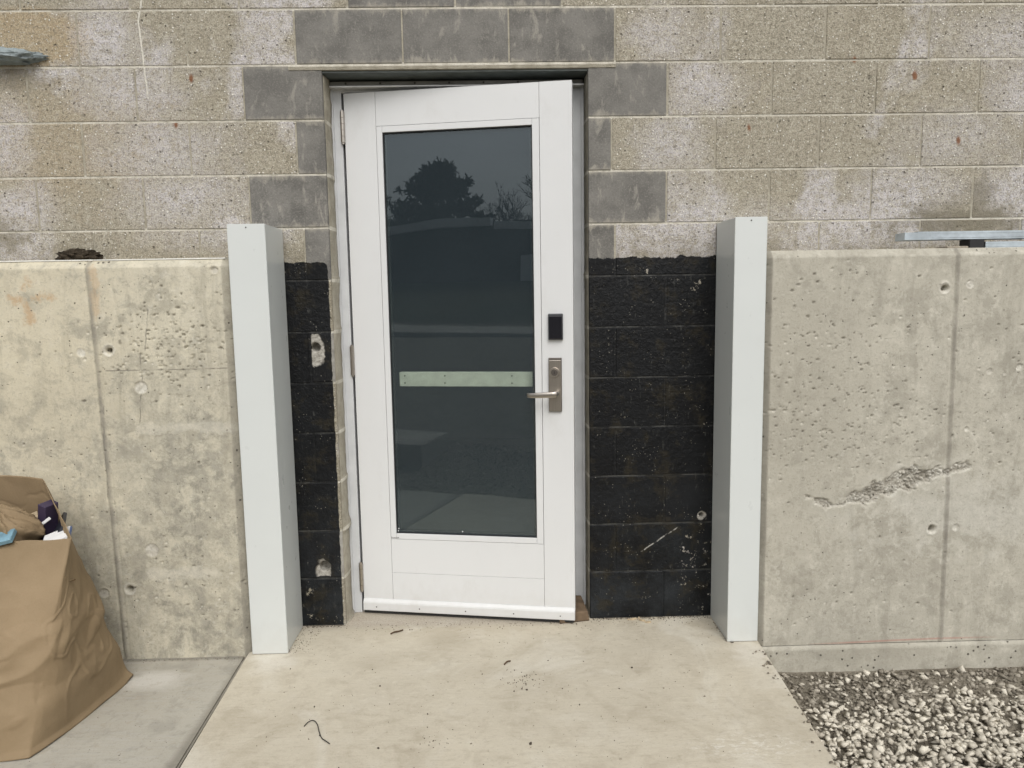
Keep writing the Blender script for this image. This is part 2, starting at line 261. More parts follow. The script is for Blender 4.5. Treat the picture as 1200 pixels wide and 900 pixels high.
def slab_mat(name, kind):
    n = NT(name); p = n.pos(); x, y, z = n.xyz(p)
    a = n.noise(p, 1.6, 6, .6, .5); b = n.noise(p, 9, 6, .66, .4); g = n.noise(p, 130, 4, .75); br = n.noise(n.map(p, (.35, 3, 1), (0, 0, .1)), 30, 4, .6)
    if kind == 'new':
        c = n.mix(n.rng(a, .3, .7), (.56, .51, .405), (.47, .425, .335))
        c = n.mix(n.mth('MULTIPLY', n.rng(b, .30, .45, 1, 0), .35), c, (.58, .54, .455))
        c = n.mix(n.mth('MULTIPLY', n.rng(b, .52, .64), .36), c, (.37, .32, .24)); b2 = n.noise(n.map(p, (.7, 1.6, 1)), 30, 5, .7, .4); c = n.mix(n.mth('MULTIPLY', n.rng(b2, .55, .66), .30), c, (.33, .28, .21)); c = n.mix(n.mth('MULTIPLY', n.rng(b2, .34, .44, 1, 0), .25), c, (.66, .62, .52))
        wob = n.mth('MULTIPLY', n.mth('SUBTRACT', b, .5), 2.2)
        st = n.blob(x, y, -.28, -.14, .1, .09, wob, .5)
        st = n.mth('MAXIMUM', st, n.mth('MULTIPLY', n.blob(x, y, -.55, -.33, .09, .06, wob, .5), .5))
        st = n.mth('MAXIMUM', st, n.mth('MULTIPLY', n.blob(x, y, -.1, -.42, .16, .05, wob, .5), .45))
        st = n.mth('MAXIMUM', st, n.mth('MULTIPLY', n.blob(x, y, -.3, -.06, .4, .05, wob, .6), .8)); st = n.mth('MAXIMUM', st, n.mth('MULTIPLY', n.rng(n.noise(p, 3.2, 6, .7, .8), .54, .66), .65)); st = n.mth('MAXIMUM', st, n.mth('MULTIPLY', n.blob(x, y, .8, -.36, .05, .04, wob, .5), .6))
        c = n.mix(n.mth('MULTIPLY', st, .42), c, (.31, .26, .185)); c = n.mix(n.mth('MULTIPLY', n.rng(n.noise(p, 2.3, 5, .65, 1), .53, .64), .4), c, (.66, .63, .545))
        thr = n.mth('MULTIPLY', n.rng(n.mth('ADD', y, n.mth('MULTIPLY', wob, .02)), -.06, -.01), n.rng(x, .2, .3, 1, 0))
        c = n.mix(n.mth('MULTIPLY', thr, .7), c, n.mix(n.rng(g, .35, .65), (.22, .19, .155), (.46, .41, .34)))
        wht = n.mth('MULTIPLY', n.blob(x, y, .66, -.90, .17, .06, None, .5), n.rng(n.noise(n.map(p, (1, 2.2, 1)), 38, 5, .7, .8), .52, .6))
        wht = n.mth('MAXIMUM', wht, n.mth('MULTIPLY', n.blob(x, y, -.93, -.3, .07, .09, wob, .4), .6))
        wht = n.mth('MAXIMUM', wht, n.mth('MULTIPLY', n.blob(x, y, .86, -.32, .06, .1, wob, .4), .6))
        c = n.mix(n.mth('MULTIPLY', wht, .55), c, (.72, .70, .64))
    else:
        c = n.mix(n.rng(a, .3, .7), (.44, .415, .35), (.355, .332, .28))
        c = n.mix(n.mth('MULTIPLY', n.rng(br, .5, .75), .3), c, (.46, .455, .43))
        c = n.mix(n.mth('MULTIPLY', n.rng(b, .52, .64), .38), c, (.25, .24, .205)); c = n.mix(n.mth('MULTIPLY', n.rng(n.noise(p, 34, 5, .7, .5), .53, .64), .35), c, (.24, .23, .195))
        wob = n.mth('MULTIPLY', n.mth('SUBTRACT', b, .5), 2.2)
        c = n.mix(n.mth('MULTIPLY', n.blob(x, y, -1.33, -.40, .09, .06, wob, .5), .65), c, (.60, .58, .53))
        c = n.mix(n.mth('MULTIPLY', n.rng(n.mth('ADD', y, n.mth('MULTIPLY', wob, .01)), -.262, -.245), .6), c, (.15, .14, .115))
        c = n.mix(n.mth('MULTIPLY', n.rng(n.mth('ADD', x, n.mth('MULTIPLY', wob, .012)), -1.075, -1.05), .6), c, (.17, .155, .125))
    vd = n.vor(p, 34); vr, _, _ = n.xyz(n.vor(p, 34, out='Color'))
    sp = n.mth('MULTIPLY', n.rng(vd, .05, .10, 1, 0), n.rng(vr, .86, .88))
    c = n.mix(n.mth('MULTIPLY', sp, .6), c, (.16, .13, .095))
    c = n.mix(n.mth('MULTIPLY', n.rng(g, .55, .66), .30), c, (.30, .26, .19)); c = n.mix(n.mth('MULTIPLY', n.rng(n.noise(p, 20, 7, .8), .57, .63), .32), c, (.34, .29, .215))
    h = n.mth('ADD', n.mth('MULTIPLY', g, .3), n.mth('ADD', n.mth('MULTIPLY', br, .5), n.mth('MULTIPLY', b, .7)))
    return n.bsdf(c, .78, 0, n.bump(h, .0022), .35)

def soil_mat():
    n = NT("soil"); p = n.pos(); x, y, z = n.xyz(p)
    a = n.noise(p, 6, 6, .65); g = n.noise(p, 60, 5, .7); q = n.noise(p, .35, 4)
    c = n.mix(n.rng(a, .3, .7), (.19, .165, .125), (.31, .28, .225))
    c = n.mix(n.rng(g, .5, .75), c, (.30, .27, .22))
    far = n.rng(y, -13.2, -12.7, 1, 0)                       # rough winter grass beyond the kerb
    c = n.mix(far, c, n.mix(n.rng(q, .35, .65), (.055, .062, .03), (.105, .095, .05)))
    return n.bsdf(c, .95, 0, n.bump(n.mth('ADD', g, a), .02), .2)

def stone_mat(name, tint):
    n = NT(name); p = n.pos(); k = n.attr('stone_tone')
    g = n.noise(p, 90, 4, .7)
    if tint == 'clean': c = n.mix(k, (.28, .25, .20), (.68, .635, .535)); m = n.mix(n.mth('MULTIPLY', n.rng(g, .5, .7), .4), c, (.34, .30, .235))
    elif tint == 'dirty': c = n.mix(k, (.17, .15, .118), (.46, .42, .345)); m = n.mix(n.mth('MULTIPLY', n.rng(g, .48, .66), .5), c, (.12, .10, .075))
    else: c = n.mix(k, (.06, .048, .036), (.26, .225, .175)); m = c
    return n.bsdf(m, .85, 0, n.bump(g, .002), .3)

def white_metal(name, col, rough, clean=1.0):
    n = NT(name); p = n.pos(); a = n.noise(p, 3, 4, .6); g = n.noise(n.map(p, (1, 1, .7)), 22, 5, .65)
    x, y, z = n.xyz(p)
    c = n.mix(n.mth('MULTIPLY', n.rng(a, .35, .75), .25), col, tuple(v * .86 for v in col))
    dirt = n.mth('MULTIPLY', n.rng(n.mth('ADD', z, n.mth('MULTIPLY', n.mth('SUBTRACT', g, .5), .25)), -.02, .14, 1, 0), .22)
    c = n.mix(dirt, c, (.42, .39, .33)); o = n.obj(); sm_ = n.mth('MULTIPLY', n.rng(n.noise(n.map(o, (1, 1, .6)), 7, 6, .72), .56, .70), .24 * clean); c = n.mix(sm_, c, (.47, .455, .42))
    c = n.mix(n.mth('MULTIPLY', n.rng(n.noise(p, 70, 5, .7), .70, .78), .22 * clean), c, (.45, .43, .39))
    return n.bsdf(c, n.rng(g, .3, .7, rough - .06 * clean, rough + .08 * clean), 0, n.bump(n.noise(p, 5, 2), .0016), .5)

def glass_mat():
    n = NT("door_glass")
    tr = n.new('ShaderNodeBsdfTransparent'); tr.inputs[0].default_value = (.81, .855, .82, 1)
    gl = n.new('ShaderNodeBsdfGlossy'); gl.inputs['Roughness'].default_value = 0.0; gl.inputs['Color'].default_value = (.86, .96, 1, 1)
    nb = n.bump(n.noise(n.obj(), 2.2, 1), .0011); n.put(gl.inputs['Normal'], nb)
    fr = n.new('ShaderNodeFresnel'); fr.inputs['IOR'].default_value = 1.78
    mixn = n.new('ShaderNodeMixShader'); n.pos(); n.put(mixn.inputs[0], n.mth('MULTIPLY', fr.outputs[0], n.mth('SUBTRACT', 1, n.geo.outputs['Backfacing']))); n.put(mixn.inputs[1], tr.outputs[0]); n.put(mixn.inputs[2], gl.outputs[0])
    df = n.new('ShaderNodeBsdfDiffuse'); n.put(df.inputs[0], n.mix(n.noise(n.obj(), 6, 4), (.010, .013, .016), (.015, .019, .023))); ad = n.new('ShaderNodeAddShader'); n.put(ad.inputs[0], mixn.outputs[0]); n.put(ad.inputs[1], df.outputs[0]); n.t.links.new(ad.outputs[0], n.out.inputs['Surface']); return n.m

def paper_mat():
    n = NT("kraft_paper"); p = n.pos(); a = n.noise(p, 4, 5, .6); g = n.noise(n.map(p, (1, 1, 1)), 220, 3, .6); f = n.noise(n.map(p, (2, 2, .4)), 90, 3)
    c = n.mix(n.rng(a, .36, .64), (.225, .163, .093), (.285, .210, .125))
    c = n.mix(n.mth('MULTIPLY', n.rng(g, .5, .75), .25), c, (.22, .145, .075))
    c = n.mix(n.mth('MULTIPLY', n.rng(n.noise(p, 14, 6, .7), .66, .72), .5), c, (.17, .11, .055))
    return n.bsdf(c, .75, 0, n.bump(n.mth('ADD', n.mth('MULTIPLY', g, .4), n.mth('MULTIPLY', f, .3)), .0012), .3)

def brushed(name, col, rough):
    n = NT(name); o = n.obj(); g = n.noise(n.map(o, (1, 1, .05)), 300, 3)
    return n.bsdf(n.mix(n.rng(g, .3, .7), tuple(v * .85 for v in col), col), rough, 1, n.bump(g, .0002), .5)

M = {}
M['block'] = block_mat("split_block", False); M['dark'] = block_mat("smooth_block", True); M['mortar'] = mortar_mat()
M['concL'] = concrete_mat("cast_concrete_warm", True); M['concR'] = concrete_mat("cast_concrete_grey", False)
M['slab'] = slab_mat("new_slab", 'new'); M['slab2'] = slab_mat("grey_slab", 'old'); M['soil'] = soil_mat()
M['pale'] = stone_mat("pale_gravel", 'clean'); M['dirty'] = stone_mat("dirty_gravel", 'dirty'); M['crumb'] = stone_mat("crumbs", 'crumb')
M['post'] = white_metal("white_coated_metal", (.615, .64, .625), .28, .12); M['door'] = white_metal("white_door_paint", (.655, .662, .66), .34, .7)
M['frame'] = simple("frame_pale_paint", (.52, .53, .535), .45, 0, .08, 12); M['header'] = simple("header_grey_metal", (.24, .235, .215), .5, 0, .25, 14)
M['steel'] = simple("lintel_primer", (.10, .115, .11), .6, 0, .25, 20)
M['glass'] = glass_mat(); M['gasket'] = simple("black_gasket", (.012, .012, .013), .6)
M['nickel'] = brushed("satin_nickel", (.50, .46, .41), .34); M['nickel_dark'] = brushed("nickel_edge", (.22, .20, .18), .4)
M['black'] = simple("black_plastic", (.008, .008, .012), .22); M['black_edge'] = simple("charcoal_plastic", (.045, .047, .052), .35)
M['galv'] = simple("galvanised_steel", (.50, .56, .60), .42, .65, .2, 22); M['bar'] = simple("panic_bar_metal", (.60, .565, .52), .6, 0, .1, 25)
M['dark_int'] = simple("unlit_interior", (.12, .125, .12), .8); M['paper'] = paper_mat()
M['wood'] = simple("dirty_offcut", (.115, .08, .05), .8, 0, .4, 24, .3, .004); M['screw'] = simple("screw_head", (.05, .045, .04), .5)
M['lead'] = simple("grey_ridge", (.21, .245, .25), .55, 0, .3, 30, .5, .012); M['clod'] = simple("dark_clod", (.045, .035, .024), .95, 0, .6, 60, .2, .02)
M['rust'] = simple("brown_twig", (.07, .04, .02), .9, 0, .3, 60); M['chip'] = simple("tan_wood_chip", (.40, .32, .21), .8, 0, .3, 80)
M['shim'] = simple('weathered_shim', (.30, .265, .21), .8, 0, .3, 60); M['strip'] = simple('edge_highlight_white', (.74, .73, .68), .6, 0, .15, 12)
M['wire'] = simple("dark_wire", (.03, .025, .02), .6)
M['alu'] = simple("mill_aluminium", (.66, .66, .65), .35, .3, .1, 20)
M['purple'] = simple("purple_board", (.045, .032, .065), .5); M['navy'] = simple("dark_cover", (.02, .022, .03), .4); M['whitep'] = simple("white_paper_edge", (.75, .75, .74), .7)
M['cyan'] = simple("light_blue_plastic", (.17, .30, .37), .4, 0, .3, 20); M['blue'] = simple("blue_cover", (.04, .09, .25), .35)

# ------------------------------------------------------------------ mesh helpers
def mesh_obj(name, verts, faces, mat, parent=None, smooth=False, loc=None):
    me = bpy.data.meshes.new(name); me.from_pydata([tuple(v) for v in verts], [], faces); me.update()
    return link(name, me, mat, parent, smooth, loc)
def link(name, me, mat, parent=None, smooth=False, loc=None):
    if mat is not None and not me.materials: me.materials.append(mat)
    if smooth: me.polygons.foreach_set('use_smooth', [True] * len(me.polygons))
    o = bpy.data.objects.new(name, me); COL.objects.link(o)
    if parent: o.parent = parent
    if loc: o.location = loc
    return o
def bm_obj(name, bm, mat, parent=None, smooth=False, loc=None):
    bmesh.ops.recalc_face_normals(bm, faces=bm.faces)
    me = bpy.data.meshes.new(name); bm.to_mesh(me); bm.free(); return link(name, me, mat, parent, smooth, loc)
def tag(o, label=None, cat=None, group=None, kind=None):
    if label: o['label'] = label
    if cat: o['category'] = cat
    if group: o['group'] = group
    if kind: o['kind'] = kind
    return o
def empty(name, loc=(0, 0, 0), rz=0):
    o = bpy.data.objects.new(name, None); COL.objects.link(o); o.location = loc; o.rotation_euler = (0, 0, rz); o.empty_display_size = .1; return o
def bx(bm, x0, x1, y0, y1, z0, z1, bev=0, seg=1, mat=None):
    r = bmesh.ops.create_cube(bm, size=1); vs = r['verts']
    for v in vs: v.co = Vector(((x0 + x1) / 2 + v.co.x * (x1 - x0), (y0 + y1) / 2 + v.co.y * (y1 - y0), (z0 + z1) / 2 + v.co.z * (z1 - z0)))
    if mat is not None: bmesh.ops.transform(bm, matrix=mat, verts=vs)
    if bev: bmesh.ops.bevel(bm, geom=list({e for v in vs for e in v.link_edges}), offset=bev, segments=seg, affect='EDGES', profile=.5)
def box(name, x0, x1, y0, y1, z0, z1, mat, parent=None, bev=0, seg=1):
    bm = bmesh.new(); bx(bm, x0, x1, y0, y1, z0, z1, bev, seg); return bm_obj(name, bm, mat, parent)
def cyl(bm, p0, p1, r0, r1=None, n=16, caps=True):
    p0, p1 = Vector(p0), Vector(p1); r1 = r0 if r1 is None else r1; d = p1 - p0
    q = d.to_track_quat('Z', 'Y').to_matrix().to_4x4(); q.translation = (p0 + p1) / 2
    bmesh.ops.create_cone(bm, cap_ends=caps, segments=n, radius1=r0, radius2=r1, depth=d.length, matrix=q)
def tube(name, pts, rad, mat, parent=None, n=8):
    bm = bmesh.new(); pts = [Vector(p) for p in pts]; rings = []
    for i, p in enumerate(pts):
        t = (pts[min(i + 1, len(pts) - 1)] - pts[max(i - 1, 0)]).normalized(); a = t.cross(Vector((.13, .21, 1))).normalized(); b = t.cross(a)
        r = rad if not hasattr(rad, '__len__') else rad[i]
        rings.append([bm.verts.new(p + (a * math.cos(k * 2 * math.pi / n) + b * math.sin(k * 2 * math.pi / n)) * r) for k in range(n)])
    for r0, r1 in zip(rings, rings[1:]):
        for k in range(n): bm.faces.new((r0[k], r0[(k + 1) % n], r1[(k + 1) % n], r1[k]))
    bm.faces.new(rings[0]); bm.faces.new(rings[-1]); return bm_obj(name, bm, mat, parent, True)

# lattice noise in numpy
_rng = np.random.RandomState(11); _lat = _rng.rand(256, 256)
def vn(x, y):
    xi = np.floor(x).astype(int); yi = np.floor(y).astype(int); fx = x - xi; fy = y - yi
    fx = fx * fx * (3 - 2 * fx); fy = fy * fy * (3 - 2 * fy)
    g = lambda a, b: _lat[a % 256, b % 256]
    return (g(xi, yi) * (1 - fx) + g(xi + 1, yi) * fx) * (1 - fy) + (g(xi, yi + 1) * (1 - fx) + g(xi + 1, yi + 1) * fx) * fy
def fbm(x, y, o=4):
    s = 0; a = .5; t = 0
    for i in range(o): s = s + a * vn(x * 2 ** i + 17 * i, y * 2 ** i + 5 * i); t += a; a *= .5
    return s / t
def grid_mesh(name, P, attrs=None):
    """P: (nu, nv, 3) array of points"""
    nu, nv, _ = P.shape; me = bpy.data.meshes.new(name)
    i = np.arange(nu * nv).reshape(nu, nv); q = np.stack([i[:-1, :-1], i[1:, :-1], i[1:, 1:], i[:-1, 1:]], -1).reshape(-1, 4)
    me.vertices.add(nu * nv); me.vertices.foreach_set('co', P.reshape(-1).astype('f4'))
    me.loops.add(q.size); me.loops.foreach_set('vertex_index', q.reshape(-1).astype('i4'))
    me.polygons.add(len(q)); me.polygons.foreach_set('loop_start', (np.arange(len(q)) * 4).astype('i4'))
    me.polygons.foreach_set('use_smooth', np.ones(len(q), bool)); me.update(calc_edges=True)
    for k, v in (attrs or {}).items():
        a = me.attributes.new(k, 'FLOAT', 'POINT'); a.data.foreach_set('value', v.reshape(-1).astype('f4'))
    return me

# ================================================================== THE SETTING
# ground: one sheet to the horizon, rising behind the photographer to the neighbouring building
def terrain(x, y):
    return np.interp(y, [-400, -60, -20, -12.6, -11.4, -4, -2, -1.7, 0, 3, 400], [3.0, 2.4, 1.86, .70, .52, .0, -.07, -.13, -.13, -.13, -.13]) \
        + np.where((y < -1.9) & (y > -11.3), (fbm(x * 1.3 + 40, y * 1.3 + 90, 4) - .5) * .12, 0) * np.clip((-1.9 - y) / 2, 0, 1)
xs = np.concatenate([[-500, -200, -80, -40], np.linspace(-20, -4, 60), np.linspace(-3.8, 4, 120), [6, 10, 20, 40, 80, 200, 500]])
ys = np.concatenate([[-500, -200, -80, -40, -30], np.linspace(-24, -4, 90), np.linspace(-3.9, .4, 100), [1, 3, 10, 40, 150, 500]])
X, Y = np.meshgrid(xs, ys, indexing='ij')
gz = terrain(X, Y) + np.where((Y > -2.2) & (X > .85), (fbm(X * 9, Y * 9 + 50, 4) - .5) * .022, 0)
tag(link('ground', grid_mesh('ground', np.stack([X, Y, gz], -1)), M['soil']), kind='structure')

# walkway slab in front of the door
def slab(name, x0, x1, y0, y1, z0, z1, mat, x0n=None, x1n=None):
    bm = bmesh.new(); x0n = x0 if x0n is None else x0n; x1n = x1 if x1n is None else x1n
    v = [bm.verts.new(c) for c in ((x0n, y0, z0), (x1n, y0, z0), (x1, y1, z0), (x0, y1, z0), (x0n, y0, z1), (x1n, y0, z1), (x1, y1, z1), (x0, y1, z1))]
    for f in ((0, 3, 2, 1), (4, 5, 6, 7), (0, 1, 5, 4), (1, 2, 6, 5), (2, 3, 7, 6), (3, 0, 4, 7)): bm.faces.new([v[i] for i in f])
    bmesh.ops.bevel(bm, geom=[e for e in bm.edges if e.verts[0].co.z > z1 - .001 and e.verts[1].co.z > z1 - .001], offset=.006, segments=2, affect='EDGES')
    return tag(bm_obj(name, bm, mat), kind='structure')
bm = bmesh.new(); lo_ = [(-.985, -1.77), (.84, -1.77), (.926, -.242), (.926, .32), (-1.03, .32), (-1.045, -.242)]
vt = [bm.verts.new((x, y, 0)) for x, y in lo_]; vb = [bm.verts.new((x, y, -.2)) for x, y in lo_]
tf = bm.faces.new(vt); bm.faces.new(vb[::-1])
for k in range(6): bm.faces.new((vt[k], vb[k], vb[(k + 1) % 6], vt[(k + 1) % 6]))
bmesh.ops.bevel(bm, geom=list(tf.edges), offset=.006, segments=2, affect='EDGES')
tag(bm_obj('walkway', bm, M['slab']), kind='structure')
slab('side_pavement', -4.5, -1.056, -1.77, -.19, -.20, -.008, M['slab2'], -4.5, -.996)
# kerb strip across the rising ground behind, seen in the door glass
bm = bmesh.new(); bx(bm, -24, 12, -12.55, -11.45, .35, .62, .02, 2)
for v in bm.verts: v.co.z += (-11.45 - v.co.y) * .10 if v.co.z > .5 else 0; v.co.z += (v.co.x + 5) * -.004
tag(bm_obj('pavement', bm, M['slab2']), kind='structure')

# gravel ---------------------------------------------------------------
def protos(n, flat=(.38, .8)):
    out = []
    for i in range(n):
        bm = bmesh.new()
        sc = Vector((rnd.uniform(.85, 1.35), rnd.uniform(.6, .95), rnd.uniform(*flat)))
        for k in range(10):
            v = Vector((rnd.gauss(0, 1), rnd.gauss(0, 1), rnd.gauss(0, 1))).normalized() * rnd.uniform(.8, 1.0)
            bm.verts.new((v.x * sc.x, v.y * sc.y, v.z * sc.z))
        r = bmesh.ops.convex_hull(bm, input=bm.verts)
        bmesh.ops.triangulate(bm, faces=bm.faces)
        for v in [v for v in bm.verts if not v.link_faces]: bm.verts.remove(v)
        bm.verts.index_update()
        out.append((np.array([v.co[:] for v in bm.verts]), np.array([[v.index for v in f.verts] for f in bm.faces]))); bm.free()
    return out
PRO = protos(26)
def scatter(name, pts, mat):
    """pts: (x,y,z,size,tone)"""
    V = []; F = []; T = []; off = 0
    for (x, y, z, sz, tone) in pts:
        v, f = PRO[rnd.randrange(len(PRO))]
        a = rnd.uniform(0, 6.283); t = rnd.uniform(-.5, .5); u = rnd.uniform(-.5, .5)
        Rm = np.array((Matrix.Rotation(a, 3, 'Z') @ Matrix.Rotation(t, 3, 'X') @ Matrix.Rotation(u, 3, 'Y')))
        V.append(v @ Rm.T * sz + (x, y, z)); F.append(f + off); T.append(np.full(len(v), tone)); off += len(v)
    V = np.concatenate(V); F = np.concatenate(F); T = np.concatenate(T)
    me = bpy.data.meshes.new(name); me.vertices.add(len(V)); me.vertices.foreach_set('co', V.reshape(-1).astype('f4'))
    me.loops.add(F.size); me.loops.foreach_set('vertex_index', F.reshape(-1).astype('i4'))
    me.polygons.add(len(F)); me.polygons.foreach_set('loop_start', (np.arange(len(F)) * 3).astype('i4')); me.update(calc_edges=True)
    at = me.attributes.new('stone_tone', 'FLOAT', 'POINT'); at.data.foreach_set('value', T.astype('f4'))
    return link(name, me, mat)
def slab_edge(y): return .926 + (y + .242) * (.086 / 1.528)
pale, dirty = [], []
def paleness(x, y):
    # pale heap toward the lower right; soil shows near the wall and along the slab
    d = (-.57 - y) + (x - 1.35) * .22 + (float(fbm(np.array(x * 5.), np.array(y * 5. + 3), 3)) - .5) * .55
    return d
for i in range(17000):
    y = -.262 - rnd.random() ** .9 * 1.75; x = rnd.uniform(slab_edge(y) + .008, 3.0)
    if x > 2.3 and rnd.random() < .5: continue
    d = paleness(x, y); z = -.13 + max(0, min(.03, d * .08)) * .7
    if d > -.05 and rnd.random() < .80:
        s = rnd.choice((.008, .010, .012, .014, .016, .019)) * rnd.uniform(.85, 1.2); pale.append((x, y, z + rnd.uniform(-.004, .018), s, min(1, max(0, rnd.gauss(.72, .22)))))
    elif rnd.random() < 1:
        s = rnd.uniform(.006, .0175) * (1.25 if rnd.random() < .15 else 1)
        if rnd.random() < .10: pale.append((x, y, z + s * .35, s * 1.15, rnd.uniform(.5, .95)))
        else: dirty.append((x, y, z + rnd.uniform(-.002, .008), s, rnd.random() ** 1.4))
for (gx, gy, gs) in ((1.20, -.34, .02), (1.24, -.33, .017), (1.29, -.30, .018), (1.34, -.275, .022), (1.60, -.30, .019), (1.72, -.27, .024), (1.15, -.36, .014), (1.42, -.52, .024), (1.66, -.55, .026), (1.75, -.36, .024), (1.82, -.40, .026), (1.77, -.44, .024), (1.85, -.47, .022), (1.71, -.46, .02), (1.6, -.63, .025), (1.20, -.62, .026), (1.26, -.66, .02), (1.95, -.42, .022), (.965, -.29, .014)):
    pale.append((gx, gy, -.122, gs, rnd.uniform(.6, 1)))
# gravel strip past the end of the slabs, behind the photographer
for i in range(5200):
    y = -1.8 - rnd.random() ** 1.4 * 1.7; x = rnd.uniform(-4.2, .9); z = float(terrain(np.array(x), np.array(y)))
    (pale if rnd.random() < .35 else dirty).append((x, y, z + .006, rnd.uniform(.008, .02), rnd.random()))
tag(scatter('pale_gravel', pale, M['pale']), 'loose pale limestone gravel heaped beside the walkway', 'gravel', kind='stuff')
tag(scatter('dirty_gravel', dirty, M['dirty']), 'soil-stained gravel and grit at the foot of the right concrete wall', 'gravel', kind='stuff')
# soil crumbs filling between the stones
cr_ = []
for i in range(6500):
    y = -.262 - rnd.random() * .75; x = rnd.uniform(slab_edge(y) + .004, 2.3); cr_.append((x, y, -.128 + rnd.uniform(0, .005), rnd.uniform(.0018, .005), rnd.random() ** 2))
tag(scatter('soil_crumbs', cr_, M['crumb']), 'dark crumbs of soil between the gravel stones', 'soil', kind='stuff')

# ================================================================== BLOCK WALL
BM_, BH = .4064, .2032
OX0, OX1, OZ = -.716, .303, 2.214
wall = tag(empty('block_wall', (0, 0, 0)), 'tan and grey concrete block wall around the white door, painted black below', 'wall')
G = .0068
_cache = {}
def block_mesh(wd, mat):
    key = (round(wd, 3), mat.name)
    if key in _cache: return _cache[key]
    bm = bmesh.new(); bx(bm, -wd / 2, wd / 2, 0, .09, -(BH - G) / 2, (BH - G) / 2)
    fr = [e for e in bm.edges if e.verts[0].co.y < .001 and e.verts[1].co.y < .001]
    bmesh.ops.bevel(bm, geom=fr, offset=.0022, segments=1, affect='EDGES'); bmesh.ops.recalc_face_normals(bm, faces=bm.faces)
    me = bpy.data.meshes.new('block'); bm.to_mesh(me); bm.free(); me.materials.append(mat); _cache[key] = me; return me
def put_block(x0, x1, r, dark=False, label=None):
    wd = x1 - x0 - G
    if wd < .02: return
    o = link('block', block_mesh(wd, M['dark'] if dark else M['block']), None, wall, loc=((x0 + x1) / 2 + rnd.uniform(-.001, .001), rnd.uniform(-.0012, .0012), (12.5 - r) * BH))
    o.rotation_euler = (rnd.uniform(-.002, .002), 0, rnd.uniform(-.0018, .0018))
    if label: o['label'] = label
DK = 'smooth dark grey replacement block'
relief_blocks = []
for r in range(-2, 13):
    off = 0 if r % 2 else BM_ / 2
    if r in (3,): off = -.013
    zt, zb = (13 - r) * BH, (12 - r) * BH
    lo, hi = (-3.85, 3.85) if r <= 5 else (-1.02, .92)
    i0 = math.floor((lo - off) / BM_); xj = [off + k * BM_ for k in range(i0, int((hi - off) / BM_) + 2)]
    for a, b in zip(xj, xj[1:]):
        if r >= 6 and (b < -1.03 or a > .93): continue
        if r == 1: put_block(a, b, r, -.9 < (a + b) / 2 < .45, DK if -.9 < (a + b) / 2 < .45 else None); continue
        if r <= 0: dk = r == 0 and -.65 < (a + b) / 2 < .22; put_block(a, b, r, dk, DK if dk else None); continue
        segs = [(a, b)]
        if b > OX0 and a < OX1:
            segs = []
            if a < OX0: segs.append((a, OX0 + G / 2))
            if b > OX1: segs.append((OX1 - G / 2, b))
        for (p, q) in segs:
            near = (abs(q - OX0 - G / 2) < .001 or abs(p - OX1 + G / 2) < .001)
            if near and q - p > .35: # full-size block at the jamb
                pass
            dk = near and r in (2, 3, 4, 5)
            if r > 5:
                # small chipped holes are modelled on these two blocks
                if (q <= OX0 + .02 and ((q > -.79 and r == 7) or r == 11)) or (r == 10 and p > .55): relief_blocks.append((p, q, r)); continue
                put_block(p, q, r, False)
            else: put_block(p, q, r, dk, DK if dk else None)
_r11 = [b_ for b_ in relief_blocks if b_[2] == 11]; relief_blocks = [b_ for b_ in relief_blocks if b_[2] != 11] + [(min(b_[0] for b_ in _r11), max(b_[1] for b_ in _r11), 11)]
# two left jamb blocks with broken-out holes
HOLES = {7: [(-.786, 1.150, .030, .062, .004, (-.789, 1.160, .017, .05))], 11: [(-.800, .238, .030, .044, .014, (-.797, .252, .021, .05))], 10: [(.766, .435, .018, .018, .003, (.766, .437, .010, .04)), (.345, .452, .014, .014, .003, (.34, .45, .001, .001))]}
for (p, q, r) in relief_blocks:
    p += G / 2; q -= G / 2; z0 = (12 - r) * BH + G / 2; z1 = z0 + BH - G
    ux = np.linspace(p, q, int((q - p) / .0022)); uz = np.linspace(z0, z1, int((z1 - z0) / .0022)); XX, ZZ = np.meshgrid(ux, uz, indexing='ij')
    d = (fbm(XX * 30, ZZ * 30) - .5) * .0015; m = np.zeros_like(XX)
    for (cx, cz, rx, rz, dep, (hx, hz, hr, hd)) in HOLES[r]:
        wv = (fbm(XX * 45 + 3, ZZ * 45, 3) - .5) * .6
        q1 = np.clip((1.12 - np.sqrt(((XX - cx) / rx) ** 2 + ((ZZ - cz) / rz) ** 2) + wv) / .16, 0, 1)
        d += q1 * (dep + (fbm(XX * 90, ZZ * 90) - .5) * .006); m = np.maximum(m, q1)
        q2 = np.clip((1.1 - np.sqrt((XX - hx) ** 2 + (ZZ - hz) ** 2) / hr + wv * .4) / .2, 0, 1); d += q2 * hd
    e = np.minimum.reduce([XX - p, q - XX, ZZ - z0, z1 - ZZ]); d += np.clip((.0035 - e) / .0035, 0, 1) * .004
    Pm = np.stack([XX, d, ZZ], -1)
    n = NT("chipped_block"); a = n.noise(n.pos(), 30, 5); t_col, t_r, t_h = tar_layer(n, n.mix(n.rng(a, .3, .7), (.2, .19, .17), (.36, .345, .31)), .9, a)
    raw = n.mix(n.rng(n.noise(n.pos(), 70, 4, .7), .3, .7), (.18, .165, .14), (.50, .48, .43))
    mat = n.bsdf(n.mix(n.attr('raw'), t_col, raw), .8, 0, n.bump(n.noise(n.pos(), 70, 5), .004), .3)
    o = link('block', grid_mesh('block', Pm, {'raw': m}), mat, wall); o['label'] = 'black-painted block with a broken-out hole'
